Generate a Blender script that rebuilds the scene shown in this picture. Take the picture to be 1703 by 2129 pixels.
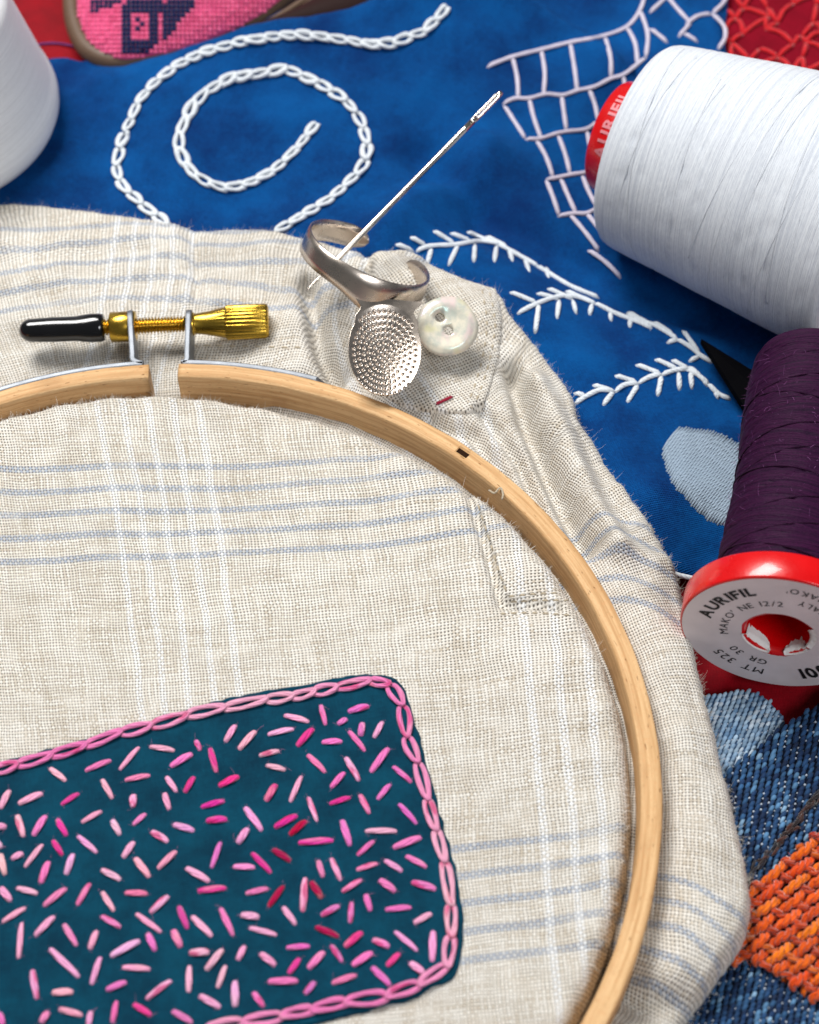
import bpy, math, random
import numpy as np
from mathutils import Vector, Matrix, noise as mnoise
from mathutils.geometry import delaunay_2d_cdt
random.seed(7); rng = np.random.default_rng(7)
for o in list(bpy.data.objects): bpy.data.objects.remove(o)
SC = bpy.context.scene; COL = SC.collection
S = 0.01                                   # everything below is written in centimetres

# ---------------------------------------------------------------- camera, light, exposure
ELEV = math.radians(54.621); DIST = 31.956; FPX = 3500.0
TGT = np.array((0, 0, 1.7))
FW = np.array((0, math.cos(ELEV), -math.sin(ELEV))); UP = np.array((0, math.sin(ELEV), math.cos(ELEV))); RT = np.array((1., 0, 0))
CAM = TGT - FW*DIST
cd = bpy.data.cameras.new('camera'); cam = bpy.data.objects.new('camera', cd); COL.objects.link(cam)
cam.location = CAM*S; cam.rotation_euler = (math.pi/2-ELEV, 0, 0)
cd.sensor_fit = 'HORIZONTAL'; cd.sensor_width = 36; cd.lens = FPX/1703*36
cd.clip_start = 0.01; cd.clip_end = 20
cd.dof.use_dof = True; cd.dof.focus_distance = 0.322; cd.dof.aperture_fstop = 22
SC.camera = cam
w = bpy.data.worlds.new('World'); SC.world = w; w.use_nodes = True
w.node_tree.nodes['Background'].inputs[0].default_value = (.93, .96, 1, 1)
w.node_tree.nodes['Background'].inputs[1].default_value = 0.13
def area(name, loc, tgt, sx, sy, power, col):
    l = bpy.data.lights.new(name, 'AREA'); l.shape = 'RECTANGLE'; l.size = sx; l.size_y = sy; l.energy = power; l.color = col
    o = bpy.data.objects.new(name, l); COL.objects.link(o); o.location = loc
    o.rotation_euler = (Vector(tgt)-Vector(loc)).to_track_quat('-Z', 'Y').to_euler(); return o
area('key_light', (-.34, .50, .92), (0, 0, 0), .58, .40, 16.8, (1, .98, .95))  # unseen softbox as key, from above and behind left; not a window
area('front_fill', (.42, -.55, .75), (0, 0, 0), .45, .30, 4.4, (.95, .97, 1))  # fill lamp added to brighten the faces turned to the camera
SC.view_settings.view_transform = 'Standard'; SC.view_settings.look = 'None'; SC.view_settings.exposure = 0; SC.view_settings.gamma = 1
SC.render.engine = 'CYCLES'

# ---------------------------------------------------------------- helpers
def px(x, y, z=0.):
    d = FW + (x-851.5)/FPX*RT - (y-1064.5)/FPX*UP
    return CAM + d*((z-CAM[2])/d[2])
def hit(x, y, zf, lift=0.):
    z = .8
    for i in range(14):
        p = px(x, y, z); z += (zf(p[0], p[1])+lift-z)*.7
    return px(x, y, z)
def s2l(c):
    return tuple(((v/255)/12.92 if v/255 <= .04045 else ((v/255+.055)/1.055)**2.4) for v in c)
def nz(x, y, z=0., s=1.): return mnoise.noise(Vector((x*s, y*s, z)))
def sst(a, b, x):
    t = min(1, max(0, (x-a)/(b-a))); return t*t*(3-2*t)
def catmull(P, n, closed=False):
    P = np.array(P, float); m = len(P)
    seg = m if closed else m-1; out = []
    for i in range(seg):
        p1, p2 = P[i], P[(i+1) % m]
        p0 = P[i-1] if (closed or i > 0) else 2*p1-p2
        p3 = P[(i+2) % m] if (closed or i+2 < m) else 2*p2-p1
        for t in np.linspace(0, 1, n, endpoint=False):
            out.append(.5*(2*p1+(p2-p0)*t+(2*p0-5*p1+4*p2-p3)*t*t+(3*p1-p0-3*p2+p3)*t**3))
    if not closed: out.append(P[-1])
    return np.array(out)
def resample(P, n=None, step=None):
    P = np.array(P, float); d = np.r_[0, np.cumsum(np.linalg.norm(np.diff(P, axis=0), axis=1))]
    if n is None: n = max(2, int(round(d[-1]/step))+1)
    s = np.linspace(0, d[-1], n)
    return np.array([np.interp(s, d, P[:, k]) for k in range(P.shape[1])]).T
class MB:
    def __init__(s): s.v = []; s.f = []; s.uv = []; s.c = []; s.n = 0
    def add(s, v, f, uv=None, col=None):
        v = np.asarray(v, float); k = len(v)
        s.v.append(v); s.uv.append(np.zeros((k, 2)) if uv is None else np.asarray(uv, float))
        c = np.ones((k, 4)); 
        if col is not None: c[:, :3] = col
        s.c.append(c); s.f += [tuple(int(i)+s.n for i in q) for q in f]; s.n += k; return s
    def build(s, name, mat, parent=None, smooth=True, **kw):
        return mk(name, np.concatenate(s.v), s.f, mat, parent, smooth, np.concatenate(s.uv), np.concatenate(s.c), **kw)
def mk(name, v, f, mat, parent=None, smooth=True, uv=None, col=None, kind=None, loc=None, uv2=None):
    me = bpy.data.meshes.new(name); v = np.asarray(v, float)
    if loc is not None: v = v-np.asarray(loc)
    me.from_pydata((v*S).tolist(), [], f)
    li = np.empty(len(me.loops), int); me.loops.foreach_get('vertex_index', li)
    if uv is not None:
        me.uv_layers.new(name='UVMap').data.foreach_set('uv', np.asarray(uv, float)[li].ravel())
    if uv2 is not None:
        me.uv_layers.new(name='Weave').data.foreach_set('uv', np.asarray(uv2, float)[li].ravel())
    if col is not None:
        a = me.color_attributes.new('Col', 'FLOAT_COLOR', 'POINT'); a.data.foreach_set('color', np.asarray(col, float).ravel())
    if smooth: me.polygons.foreach_set('use_smooth', [True]*len(me.polygons))
    me.materials.append(mat); me.update()
    if name in ('fabric', 'placket', 'pocket_flap', 'patch', 'ground', 'upper', 'red_cloth', 'sole', 'hooped_panel', 'loose_cloth') and sum(p.normal.z for p in me.polygons) < 0: me.flip_normals()
    o = bpy.data.objects.new(name, me); COL.objects.link(o)
    if parent is not None: o.parent = parent
    if loc is not None: o.location = np.asarray(loc)*S
    if kind: o['kind'] = kind
    return o
def thing(name, label, cat, group=None):
    o = bpy.data.objects.new(name, None); COL.objects.link(o); o.empty_display_size = .01
    return tag(o, label, cat, group)
def tag(o, label, cat, group=None):
    o['label'] = label; o['category'] = cat
    if group: o['group'] = group
    return o
def grid_faces(nu, nv, wrap_v=False):
    f = []
    for i in range(nu-1):
        for j in range(nv if wrap_v else nv-1):
            k = (j+1) % nv; f.append((i*nv+j, i*nv+k, (i+1)*nv+k, (i+1)*nv+j))
    return f
def frames(P, up=(0, 0, 1)):
    P = np.asarray(P, float); T = np.gradient(P, axis=0); T /= np.linalg.norm(T, axis=1)[:, None]+1e-12
    n = np.asarray(up, float); N = []
    for t in T:
        n = n-t*np.dot(n, t); l = np.linalg.norm(n)
        n = n/l if l > 1e-6 else np.array((1., 0, 0)); N.append(n)
    N = np.array(N); return T, N, np.cross(T, N)
def tube(P, r, k=8, flat=1., caps=True, up=(0, 0, 1), closed=False):
    P = np.asarray(P, float); n = len(P); r = np.broadcast_to(r, n)
    T, N, B = frames(P, up)
    a = np.linspace(0, 2*math.pi, k+1)
    V = P[:, None, :] + r[:, None, None]*(np.cos(a)[None, :, None]*B[:, None, :] + flat*np.sin(a)[None, :, None]*N[:, None, :])
    d = np.r_[0, np.cumsum(np.linalg.norm(np.diff(P, axis=0), axis=1))]
    uv = np.stack(np.broadcast_arrays(d[:, None], (a/(2*math.pi))[None, :]), -1).reshape(-1, 2)
    V = V.reshape(-1, 3); f = [q[::-1] for q in grid_faces(n, k+1)]
    if caps:
        m = len(V); V = np.vstack([V, P[0], P[-1]]); uv = np.vstack([uv, [0, 0], [d[-1], 0]])
        f += [(m, j, j+1) for j in range(k)] + [(m+1, (n-1)*(k+1)+j+1, (n-1)*(k+1)+j) for j in range(k)]
    return V, f, uv
def lathe(o, ax, prof, k=48, seam=True, rad=None):
    """profile (t along axis, radius) turned about the axis through o"""
    o = np.asarray(o, float); ax = np.asarray(ax, float); ax = ax/np.linalg.norm(ax)
    h = np.array((0, 0, 1.)) if abs(ax[2]) < .9 else np.array((0, 1., 0))
    b = np.cross(h, ax); b /= np.linalg.norm(b); c = np.cross(ax, b)
    a = np.linspace(0, 2*math.pi, k+1); prof = np.asarray(prof, float)
    R = prof[:, 1][:, None]*np.ones(k+1)[None, :]
    if rad is not None: R = rad(prof[:, 0][:, None], a[None, :], R)
    V = o + prof[:, 0][:, None, None]*ax + R[..., None]*(np.cos(a)[None, :, None]*b + np.sin(a)[None, :, None]*c)
    uv = np.stack(np.broadcast_arrays(prof[:, 0][:, None], (a/(2*math.pi))[None, :]), -1).reshape(-1, 2)
    return V.reshape(-1, 3), grid_faces(len(prof), k+1), uv
def rbf(P, val, lin=True):
    P = np.asarray(P, float); n = len(P)
    def K(d2): return np.where(d2 > 1e-12, d2*np.log(d2+1e-12)*.5, 0)
    d2 = ((P[:, None]-P[None])**2).sum(-1)
    A = np.zeros((n+3, n+3)); A[:n, :n] = K(d2)+np.eye(n)*.3; A[:n, n] = 1; A[:n, n+1:] = P; A[n:, :n] = A[:n, n:].T
    wt = np.linalg.solve(A, np.r_[val, 0, 0, 0])
    def f(x, y):
        d = (P[:, 0]-x)**2+(P[:, 1]-y)**2
        return float(K(d)@wt[:n]+wt[n]+wt[n+1]*x+wt[n+2]*y)
    return f
def poly_dist(P, x, y):
    """distance to a polyline and the side of it (+1 left of its direction)"""
    best = 1e9; side = 1.; tt = 0.; m = len(P)-1
    for i in range(m):
        ax, ay = P[i][0], P[i][1]; bx, by = P[i+1][0]-ax, P[i+1][1]-ay
        t = ((x-ax)*bx+(y-ay)*by)/(bx*bx+by*by); t = 0. if t < 0 else 1. if t > 1 else t
        dx, dy = x-ax-t*bx, y-ay-t*by; d = dx*dx+dy*dy
        if d < best: best = d; side = 1. if bx*(y-ay)-by*(x-ax) > 0 else -1.; tt = (i+t)/m
    return math.sqrt(best), side, tt
def pxl(pts, z): return [px(a, b, z) for a, b in pts]

# ---------------------------------------------------------------- node helpers
class Nd:
    """a node socket with arithmetic"""
    def __init__(s, m, sock): s.m = m; s.s = sock
    def _op(s, op, *o):
        n = s.m.nodes.new('ShaderNodeMath'); n.operation = op
        for i, q in enumerate((s,)+o):
            if isinstance(q, Nd): s.m.links.new(q.s, n.inputs[i])
            else: n.inputs[i].default_value = q
        return Nd(s.m, n.outputs[0])
    def __add__(s, o): return s._op('ADD', o)
    def __radd__(s, o): return s._op('ADD', o)
    def __mul__(s, o): return s._op('MULTIPLY', o)
    def __rmul__(s, o): return s._op('MULTIPLY', o)
    def __sub__(s, o): return s._op('SUBTRACT', o)
    def __rsub__(s, o): return (s*-1)+o
    def __truediv__(s, o): return s._op('DIVIDE', o)
    def pw(s, o): return s._op('POWER', o)
    def sin(s): return s._op('SINE')
    def cos(s): return s._op('COSINE')
    def abs(s): return s._op('ABSOLUTE')
    def floor(s): return s._op('FLOOR')
    def mod(s, o): return s._op('FLOORED_MODULO', o)
    def mx(s, o): return s._op('MAXIMUM', o)
    def mn(s, o): return s._op('MINIMUM', o)
    def lt(s, o): return s._op('LESS_THAN', o)
    def step(s, a, b):
        n = s.m.nodes.new('ShaderNodeMapRange'); n.interpolation_type = 'SMOOTHSTEP'
        s.m.links.new(s.s, n.inputs[0]); n.inputs[1].default_value = a; n.inputs[2].default_value = b
        return Nd(s.m, n.outputs[0])
class Mat:
    def __init__(s, name, rough=.8, metal=0., spec=.5, col=(.5, .5, .5)):
        s.mat = bpy.data.materials.new(name); s.mat.use_nodes = True; s.t = s.mat.node_tree; s.nodes = s.t.nodes; s.links = s.t.links
        s.b = s.nodes['Principled BSDF']; s.set('Roughness', rough); s.set('Metallic', metal); s.set('Specular IOR Level', spec)
        s.set('Base Color', col)
    def set(s, k, v):
        i = s.b.inputs[k]
        if isinstance(v, Nd): s.links.new(v.s, i)
        elif isinstance(v, tuple): i.default_value = (*v[:3], 1) if len(i.default_value) == 4 else v
        else: i.default_value = v
        return s
    def uv(s, name='UVMap'):
        n = s.nodes.new('ShaderNodeUVMap'); n.uv_map = name; return s.split(Nd(s, n.outputs[0]))
    def split(s, v):
        q = s.nodes.new('ShaderNodeSeparateXYZ'); s.links.new(v.s, q.inputs[0]); return tuple(Nd(s, q.outputs[i]) for i in range(3))
    def obj(s): return s.split(Nd(s, s.nodes.new('ShaderNodeTexCoord').outputs['Object']))
    def vec(s, *a):
        n = s.nodes.new('ShaderNodeCombineXYZ')
        for i, q in enumerate(a):
            if isinstance(q, Nd): s.links.new(q.s, n.inputs[i])
            else: n.inputs[i].default_value = q
        return Nd(s, n.outputs[0])
    def noise(s, v, scale=1., detail=2., rough=.5):
        n = s.nodes.new('ShaderNodeTexNoise'); s.links.new(v.s, n.inputs['Vector']); n.inputs['Scale'].default_value = scale
        n.inputs['Detail'].default_value = detail; n.inputs['Roughness'].default_value = rough; return Nd(s, n.outputs[0])
    def voro(s, v, scale=1.):
        n = s.nodes.new('ShaderNodeTexVoronoi'); s.links.new(v.s, n.inputs['Vector']); n.inputs['Scale'].default_value = scale; return Nd(s, n.outputs[0])
    def mix(s, a, b, f):
        n = s.nodes.new('ShaderNodeMix'); n.data_type = 'RGBA'
        for q, i in ((f, 0), (a, 6), (b, 7)):
            if isinstance(q, Nd): s.links.new(q.s, n.inputs[i])
            else: n.inputs[i].default_value = (*q[:3], 1) if isinstance(q, tuple) else q
        return Nd(s, n.outputs[2])
    def attr(s, name='Col'):
        n = s.nodes.new('ShaderNodeVertexColor'); n.layer_name = name; return Nd(s, n.outputs[0])
    def info(s, k): return Nd(s, s.nodes.new('ShaderNodeObjectInfo').outputs[k])
    def scale(s, c, f):
        """multiply a colour by a number"""
        n = s.nodes.new('ShaderNodeVectorMath'); n.operation = 'SCALE'; s.links.new(c.s, n.inputs[0])
        if isinstance(f, Nd): s.links.new(f.s, n.inputs['Scale'])
        else: n.inputs['Scale'].default_value = f
        return Nd(s, n.outputs[0])
    def bump(s, h, dist, strength=1.):
        n = s.nodes.new('ShaderNodeBump'); s.links.new(h.s, n.inputs['Height']); n.inputs['Distance'].default_value = dist*S
        n.inputs['Strength'].default_value = strength; s.links.new(n.outputs[0], s.b.inputs['Normal']); return s
    def sheen(s, wgt, rough=.4, tint=(1, 1, 1)):
        s.set('Sheen Weight', wgt); s.set('Sheen Roughness', rough); s.set('Sheen Tint', tint); return s
PI = math.pi

# ---------------------------------------------------------------- materials
def linen_mat(name, stripes=True):
    m = Mat(name, .9, 0, .2); u, v, _ = m.uv(); P = .0635; a_, b_, _ = m.uv('Weave')
    wv = m.vec(a_, b_, 0.)
    du = (m.noise(wv, 1.3, 3.)-.5)*.12; dv = (m.noise(m.vec(b_, a_, 3.), 1.3, 3.)-.5)*.12
    U = (a_+du)/P; V = (b_+dv)/P
    cu = (U*PI).cos().abs(); cv = (V*PI).cos().abs(); su = (U*PI).sin(); sv = (V*PI).sin()
    over = su*sv                                             # sign tells which thread lies on top
    # yarn irregularity: thick and thin slubs along each thread
    weft = m.noise(m.vec(U*.06, V.floor()*7.31, 1.), 1., 2., .6); warp = m.noise(m.vec(U.floor()*5.17, V*.06, 2.), 1., 2., .6)
    isw = over.step(-.25, .25)
    yarn = m.mix(m.vec(weft, weft, weft), m.vec(warp, warp, warp), isw); yb = m.split(yarn)[0]
    cloud = m.noise(wv, .75, 3.)
    f = (yb*.8+cloud*.16).step(.26, .62)
    c = m.mix(s2l((196, 185, 168)), s2l((230, 226, 218)), f)
    if stripes:
        vb = (v*-1+.18).mod(8.9); k = vb/.54
        ink = (((k-k.floor())-.33).abs()-.135).step(.05, -.03)*vb.lt(2.68)
        fade = m.noise(m.vec(u, v*3., 8.), .8, 2.).step(.2, .5)*.5+.5
        c = m.mix(c, s2l((138, 156, 182)), ink*fade*(isw*-.4+.72))
        ub = (u+.14).mod(7.35); k2 = ub/.50
        wh = (((k2-k2.floor())-.28).abs()-.13).step(.05, -.03)*ub.lt(2.42)
        c = m.mix(c, s2l((236, 238, 240)), wh*(isw*.55+.25))
    open_ = m.noise(wv, 2.2, 2.).step(.2, .6)*.4+.6
    hole = (cu.pw(1.5)*cv.pw(1.5)).step(.25, .80)*open_
    c = m.mix(c, s2l((60, 51, 40)), hole*.90)
    m.set('Base Color', c)
    h = (1-cu.pw(2.))*(isw*.5+.5) + (1-cv.pw(2.))*(isw*-.5+1.) + yb*.6
    m.bump(h, .014, .8); m.sheen(.15, .5); return m.mat
M_LINEN = linen_mat('linen_check'); M_LINENP = linen_mat('linen_plain', False)

def cloth_mat(name, c1, c2, pitch=.03, bump=.006, sheen=.2, cl=1.2, rough=.85):
    m = Mat(name, rough, 0, .12); u, v, _ = m.uv(); wv = m.vec(u, v, 0.)
    f = m.noise(wv, cl, 4., .6)*.7+m.noise(m.vec(u*6., v*30., 0.), 1., 2.)*.2+m.noise(m.vec(u*30., v*6., 4.), 1., 2.)*.2
    c = m.mix(s2l(c1), s2l(c2), f.step(.35, .75)); m.set('Base Color', c)
    U = u/pitch*PI; V = v/pitch*PI
    h = U.sin().abs()*V.sin().abs()+m.noise(wv, 14., 3.)*1.2+m.noise(wv, 3., 2.)*1.5
    m.bump(h, bump, .8); m.sheen(sheen, .4); return m.mat
M_BLUE = cloth_mat('blue_cotton', (0, 46, 106), (0, 88, 160), .04, .030, .0, .45)
M_TEAL = cloth_mat('teal_cotton', (0, 44, 64), (2, 68, 90), .03, .008, .03)
M_RED = cloth_mat('red_satin', (112, 0, 14), (146, 0, 20), .03, .006, .0, .8, .6)
M_LACER = cloth_mat('red_lace_cloth', (110, 0, 22), (136, 2, 30), .03, .008, .0)
M_DENIMBASE = cloth_mat('denim_ground', (4, 9, 22), (12, 24, 48), .05, .01, .0)

def thread_mat(name, col=None, ply=3, tw=9., rough=.7, bump=.012, vary=True, sheen=.4, spec=.3):
    """twisted yarn: ply ridges wind round the tube's UV"""
    m = Mat(name, rough, 0, spec); u, v, _ = m.uv()
    a = (v*ply+u*tw)*(2*PI)
    fib = m.noise(m.vec(u*6., (v*ply+u*tw)*5., 0.), 1., 3.)
    c = Nd(m, m.nodes.new('ShaderNodeRGB').outputs[0]) if col is not None else m.info('Color')
    if col is not None: c.s.default_value = (*s2l(col), 1)
    c = m.scale(c, fib*.5+.75)
    m.set('Base Color', c)
    m.bump(a.sin().abs()*.7+fib*1.4, bump, .9); m.sheen(sheen, .4); return m.mat
M_PINK = None
def pink_mat():
    """variegated stranded cotton: each stitch has its colour, part of it dyed darker"""
    m = Mat('variegated_pink_floss', .8, 0, .1); u, v, _ = m.uv(); rnd = m.info('Random')
    c = m.info('Color'); fib = m.noise(m.vec(u*5., v*26., rnd*30.), 1., 2.)
    x, y, z = m.obj()
    tint = m.noise(m.vec(u*2.2+rnd*57., v*2.2, rnd*11.), 1., 1.).step(.50, .62)
    c2 = m.mix(c, s2l((206, 24, 104)), tint*rnd.step(.62, .75)*.65)
    c3 = m.mix(c2, s2l((240, 196, 190)), m.noise(m.vec(u*1.6, v*1.1, rnd*90.), 1., 1.).step(.55, .7)*.22)
    m.set('Base Color', m.scale(c3, fib*.75+.60)); m.bump(fib+(v*12*PI+u*24.).sin()*.35, .020, .9); m.sheen(.35, .4); return m.mat
M_PINK = pink_mat()
M_WHITETH = thread_mat('white_cotton_yarn', (216, 222, 228), 2, 5., .85, .016, sheen=.15)
M_NETTH = thread_mat('pinkish_white_yarn', (206, 198, 214), 2, 6., .85, .014, sheen=.15)
M_SATIN = thread_mat('pale_grey_silk', (150, 168, 186), 2, 4., .6, .012, sheen=.1)
M_TAN = thread_mat('tan_seam_thread', (186, 172, 148), 2, 8.)
M_REDTH = thread_mat('dark_red_thread', (150, 12, 48), 2, 8.)
M_PURTH = thread_mat('violet_thread', (92, 40, 120), 2, 8.)
M_ORANGE = thread_mat('orange_wool', None, 2, 2.6, .85, .03, sheen=.5)
M_REDCORD = thread_mat('red_lace_cord', (198, 4, 22), 2, 5., .75, .012)

def wood_mat():
    m = Mat('beech_wood', .62, 0, .25); u, v, _ = m.uv()
    g = m.noise(m.vec(u*.35, v*26., 0.), 1., 4., .65); fl = m.noise(m.vec(u*12., v*60., 2.), 1., 2.)
    pore = m.noise(m.vec(u*5., v*60., 7.), 1., 2.).step(.66, .74)
    c = m.mix(s2l((186, 142, 94)), s2l((222, 184, 136)), g.step(.3, .7))
    c = m.mix(c, s2l((206, 150, 100)), fl.step(.5, .75)*.5); c = m.mix(c, s2l((140, 92, 50)), pore*.75)
    c = m.mix(c, s2l((150, 104, 62)), m.noise(m.vec(u*1.1, v*3., 11.), 1., 3.).step(.52, .75)*.35)
    line = ((v-.62).abs()-.012).step(.025, 0.)
    c = m.mix(c, s2l((140, 96, 52)), line*.6)
    m.set('Base Color', c); m.bump(g+fl*.7-pore*.8, .016, .8); return m.mat
M_WOOD = wood_mat()
def metal(name, col, rough, bumpd=.002, sc=60.):
    m = Mat(name, rough, 1., .5, s2l(col)); x, y, z = m.obj(); p = m.vec(x*100, y*100, z*100)
    n = m.noise(p, 3., 4.); m.set('Roughness', n*.25+(rough-.1)); m.bump(m.noise(p, sc, 2.), bumpd, .6); return m.mat
M_STEEL = metal('zinc_steel', (128, 132, 138), .5, .004)
M_NICKEL = metal('nickel', (208, 196, 184), .25)
M_NEEDLE = Mat('polished_needle', .14, 1., .5, s2l((216, 208, 198))).mat
M_BRASS = metal('brass', (206, 168, 66), .24, .003)
def plain(name, col, rough, spec=.5, bumpd=0., sc=20., coat=0.):
    m = Mat(name, rough, 0, spec, s2l(col)); x, y, z = m.obj(); p = m.vec(x*100, y*100, z*100)
    n = m.noise(p, 2.2, 4.); base = Nd(m, m.nodes.new('ShaderNodeRGB').outputs[0]); base.s.default_value = (*s2l(col), 1)
    m.set('Base Color', m.scale(base, n*.3+.85)); m.set('Roughness', n*.2+rough-.1)
    if bumpd: m.bump(m.noise(p, sc, 3.), bumpd, .7)
    if coat: m.set('Coat Weight', coat)
    return m.mat
M_BLACKCAP = plain('black_vinyl', (10, 10, 13), .18, .5, .003, 6., .5)
M_REDPL = plain('red_plastic', (206, 0, 6), .28, .5, .003, 12., .3)
M_LABEL = plain('silver_paper_label', (216, 207, 210), .5, .4, .003, 30.)
M_INK = plain('black_ink', (16, 14, 16), .6)
M_TORN = plain('torn_white_paper', (232, 230, 228), .85, .2, .02, 14.)
M_WHITEINK = plain('white_ink', (222, 132, 140), .6)
M_BLADE = plain('black_blade', (3, 3, 6), .85, .05)
M_BROWN = plain('brown_leather', (92, 72, 56), .55, .4, .01, 10.)
M_DKBROWN = plain('dark_brown_leather', (36, 18, 16), .7, .15, .01, 12.)
M_CREAM = plain('cream_cardboard', (226, 224, 200), .8, .2, .01, 12.)
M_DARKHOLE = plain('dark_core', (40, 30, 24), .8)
def spoolthread(name, c1, c2, ang, sheen, bumpd, gloss=.6):
    m = Mat(name, gloss, 0, .12); u, v, _ = m.uv()
    p1 = u*55.+v*ang; p2 = u*55.-v*ang
    w1 = m.noise(m.vec(p1, v*1.5, 0.), 1., 2.); w2 = m.noise(m.vec(p2, v*1.5, 5.), 1., 2.)
    sel = m.noise(m.vec(u*1.3, v*3., 1.), 1., 1.).step(.42, .58)
    wv = w1*sel+w2*(1-sel); fz = m.noise(m.vec(u*40., v*120., 0.), 1., 3.)
    m.set('Base Color', m.mix(s2l(c1), s2l(c2), (wv*.8+fz*.3).step(.38, .70))); m.bump(wv+fz*.4, bumpd, .9); m.sheen(sheen, .35, (.9, .8, .9)); return m.mat
M_PURPLE = spoolthread('purple_cotton', (27, 3, 32), (54, 11, 50), 30., .02, .03)
M_WHITESP = spoolthread('white_polyester', (188, 194, 204), (220, 225, 231), 24., .1, .014, .6)
M_BOBBIN = spoolthread('white_smooth_cotton', (222, 224, 226), (238, 240, 242), 24., .1, .004, .6)
def pearl_mat():
    m = Mat('mother_of_pearl', .16, 0, .6); x, y, z = m.obj(); p = m.vec(x*100, y*100, z*100)
    n = m.noise(p, 3.2, 4., .6); n2 = m.noise(m.vec(x*160, y*90, z*100), 2., 3.)
    c = m.mix(s2l((236, 228, 208)), s2l((196, 200, 188)), n.step(.35, .65)); c = m.mix(c, s2l((240, 206, 206)), n2.step(.5, .72)*.6)
    c = m.mix(c, s2l((226, 222, 160)), m.noise(m.vec(x*120, y*120, 3.), 2.5, 2.).step(.55, .75)*.5)
    m.set('Base Color', c); m.set('Coat Weight', .6); m.bump(n, .012, .6); m.set('Thin Film Thickness', 560.); m.set('Thin Film IOR', 1.33); return m.mat
M_PEARL = pearl_mat()
def attr_mat(name, rough=.8, sheen=.3, bumpd=.01, ply=True):
    m = Mat(name, rough, 0, .25); u, v, _ = m.uv(); fib = m.noise(m.vec(u*14., v*14., 0.), 1., 2.)
    m.set('Base Color', m.scale(m.attr(), fib*.5+.75)); m.bump(fib, bumpd, .8); m.sheen(sheen, .4); return m.mat
M_TWILL = attr_mat('denim_twill', .75, .1); M_CROSS = attr_mat('cross_stitch_wool', .8, .25)
M_FUZZ = Mat('linen_fuzz', .9, 0, .2, s2l((216, 210, 200))).mat
M_FUZZP = Mat('purple_fuzz', .9, 0, .2, s2l((130, 80, 130))).mat

# ================================================================ the surface: a red cloth
g = [(a, b) for a in np.linspace(-34, 34, 120) for b in np.linspace(-26, 42, 120)]
V = np.array([(a, b, .10*nz(a, b, 0, .35)+.05*nz(a, b, 4, 1.1)-.08) for a, b in g])
t = mk('red_cloth', V, grid_faces(120, 120), M_RED, uv=V[:, :2]); t['kind'] = 'structure'

# ================================================================ blue cloth: heights
R1 = pxl([(-150, 330), (60, 240), (180, 165), (400, 108), (600, 78), (860, 30), (980, -40)], .9)
R2 = pxl([(840, 26), (960, 22), (1080, 40), (1190, 76), (1270, 130)], .6)
R3 = pxl([(760, 560), (870, 440), (960, 400), (1010, 330)], .4)
R4 = pxl([(1330, 1040), (1250, 900), (1180, 760), (1020, 610), (860, 500)], .5)
V1 = pxl([(880, 330), (1010, 470), (1120, 520), (1290, 590), (1480, 660)], .3)
def zblue(x, y):
    z = .42
    d, s, q = poly_dist(R1, x, y)
    e = .10+.90*sst(.25, .70, q)
    z += e*(.95*math.exp(-(d/(.55 if s > 0 else 2.6))**2))
    d, s, q = poly_dist(R2, x, y); z += .42*math.exp(-(d/(.30 if s > 0 else .9))**2)
    d, s, q = poly_dist(R3, x, y); z += .60*math.exp(-(d/.65)**2)
    d, s, q = poly_dist(R4, x, y); z += .28*math.exp(-(d/.9)**2)
    d, s, q = poly_dist(V1, x, y); z -= .42*math.exp(-(d/.5)**2)
    z += .24*nz(x, y, 2, .40)+.07*nz(x, y, 5, 1.2)+.02*nz(x, y, 7, 3.)
    return max(z, .06)
top = resample(catmull(pxl([(-220, 170), (100, 126), (190, 128), (320, 40), (520, -60), (860, -130), (1300, -160), (1518, -150)], .3), 8), 230)
bot = resample(catmull(pxl([(-220, 800), (300, 860), (1000, 1050), (1300, 1165), (1400, 1196), (1440, 1204), (1580, 1250)], .2), 8), 230)
lef = resample(np.array([top[0], bot[0]]), 170)
rig = resample(catmull(pxl([(1518, -150), (1514, 0), (1511, 110), (1590, 380), (1740, 700), (1760, 1000), (1700, 1150), (1580, 1250)], .3), 8), 170)
rig[0] = top[-1]; rig[-1] = bot[-1]
V = []; UVb = []
for i, tv in enumerate(np.linspace(0, 1, 170)):
    for j, su in enumerate(np.linspace(0, 1, 230)):
        p = (1-tv)*top[j]+tv*bot[j]+(1-su)*lef[i]+su*rig[i]-((1-su)*(1-tv)*top[0]+su*(1-tv)*top[-1]+(1-su)*tv*bot[0]+su*tv*bot[-1])
        ed = min(tv, 1-tv, 1-su)
        z = zblue(p[0], p[1]); z -= .12*(1-sst(0, .012, ed))
        V.append((p[0], p[1], max(z, .03))); UVb.append((p[0]*.94+p[1]*.34, p[1]*.94-p[0]*.34))
blue = thing('blue_cloth', 'blue cotton cloth embroidered with white spiral, net and feather stitches', 'cloth')
mk('fabric', V, grid_faces(170, 230), M_BLUE, blue, uv=UVb)

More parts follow.
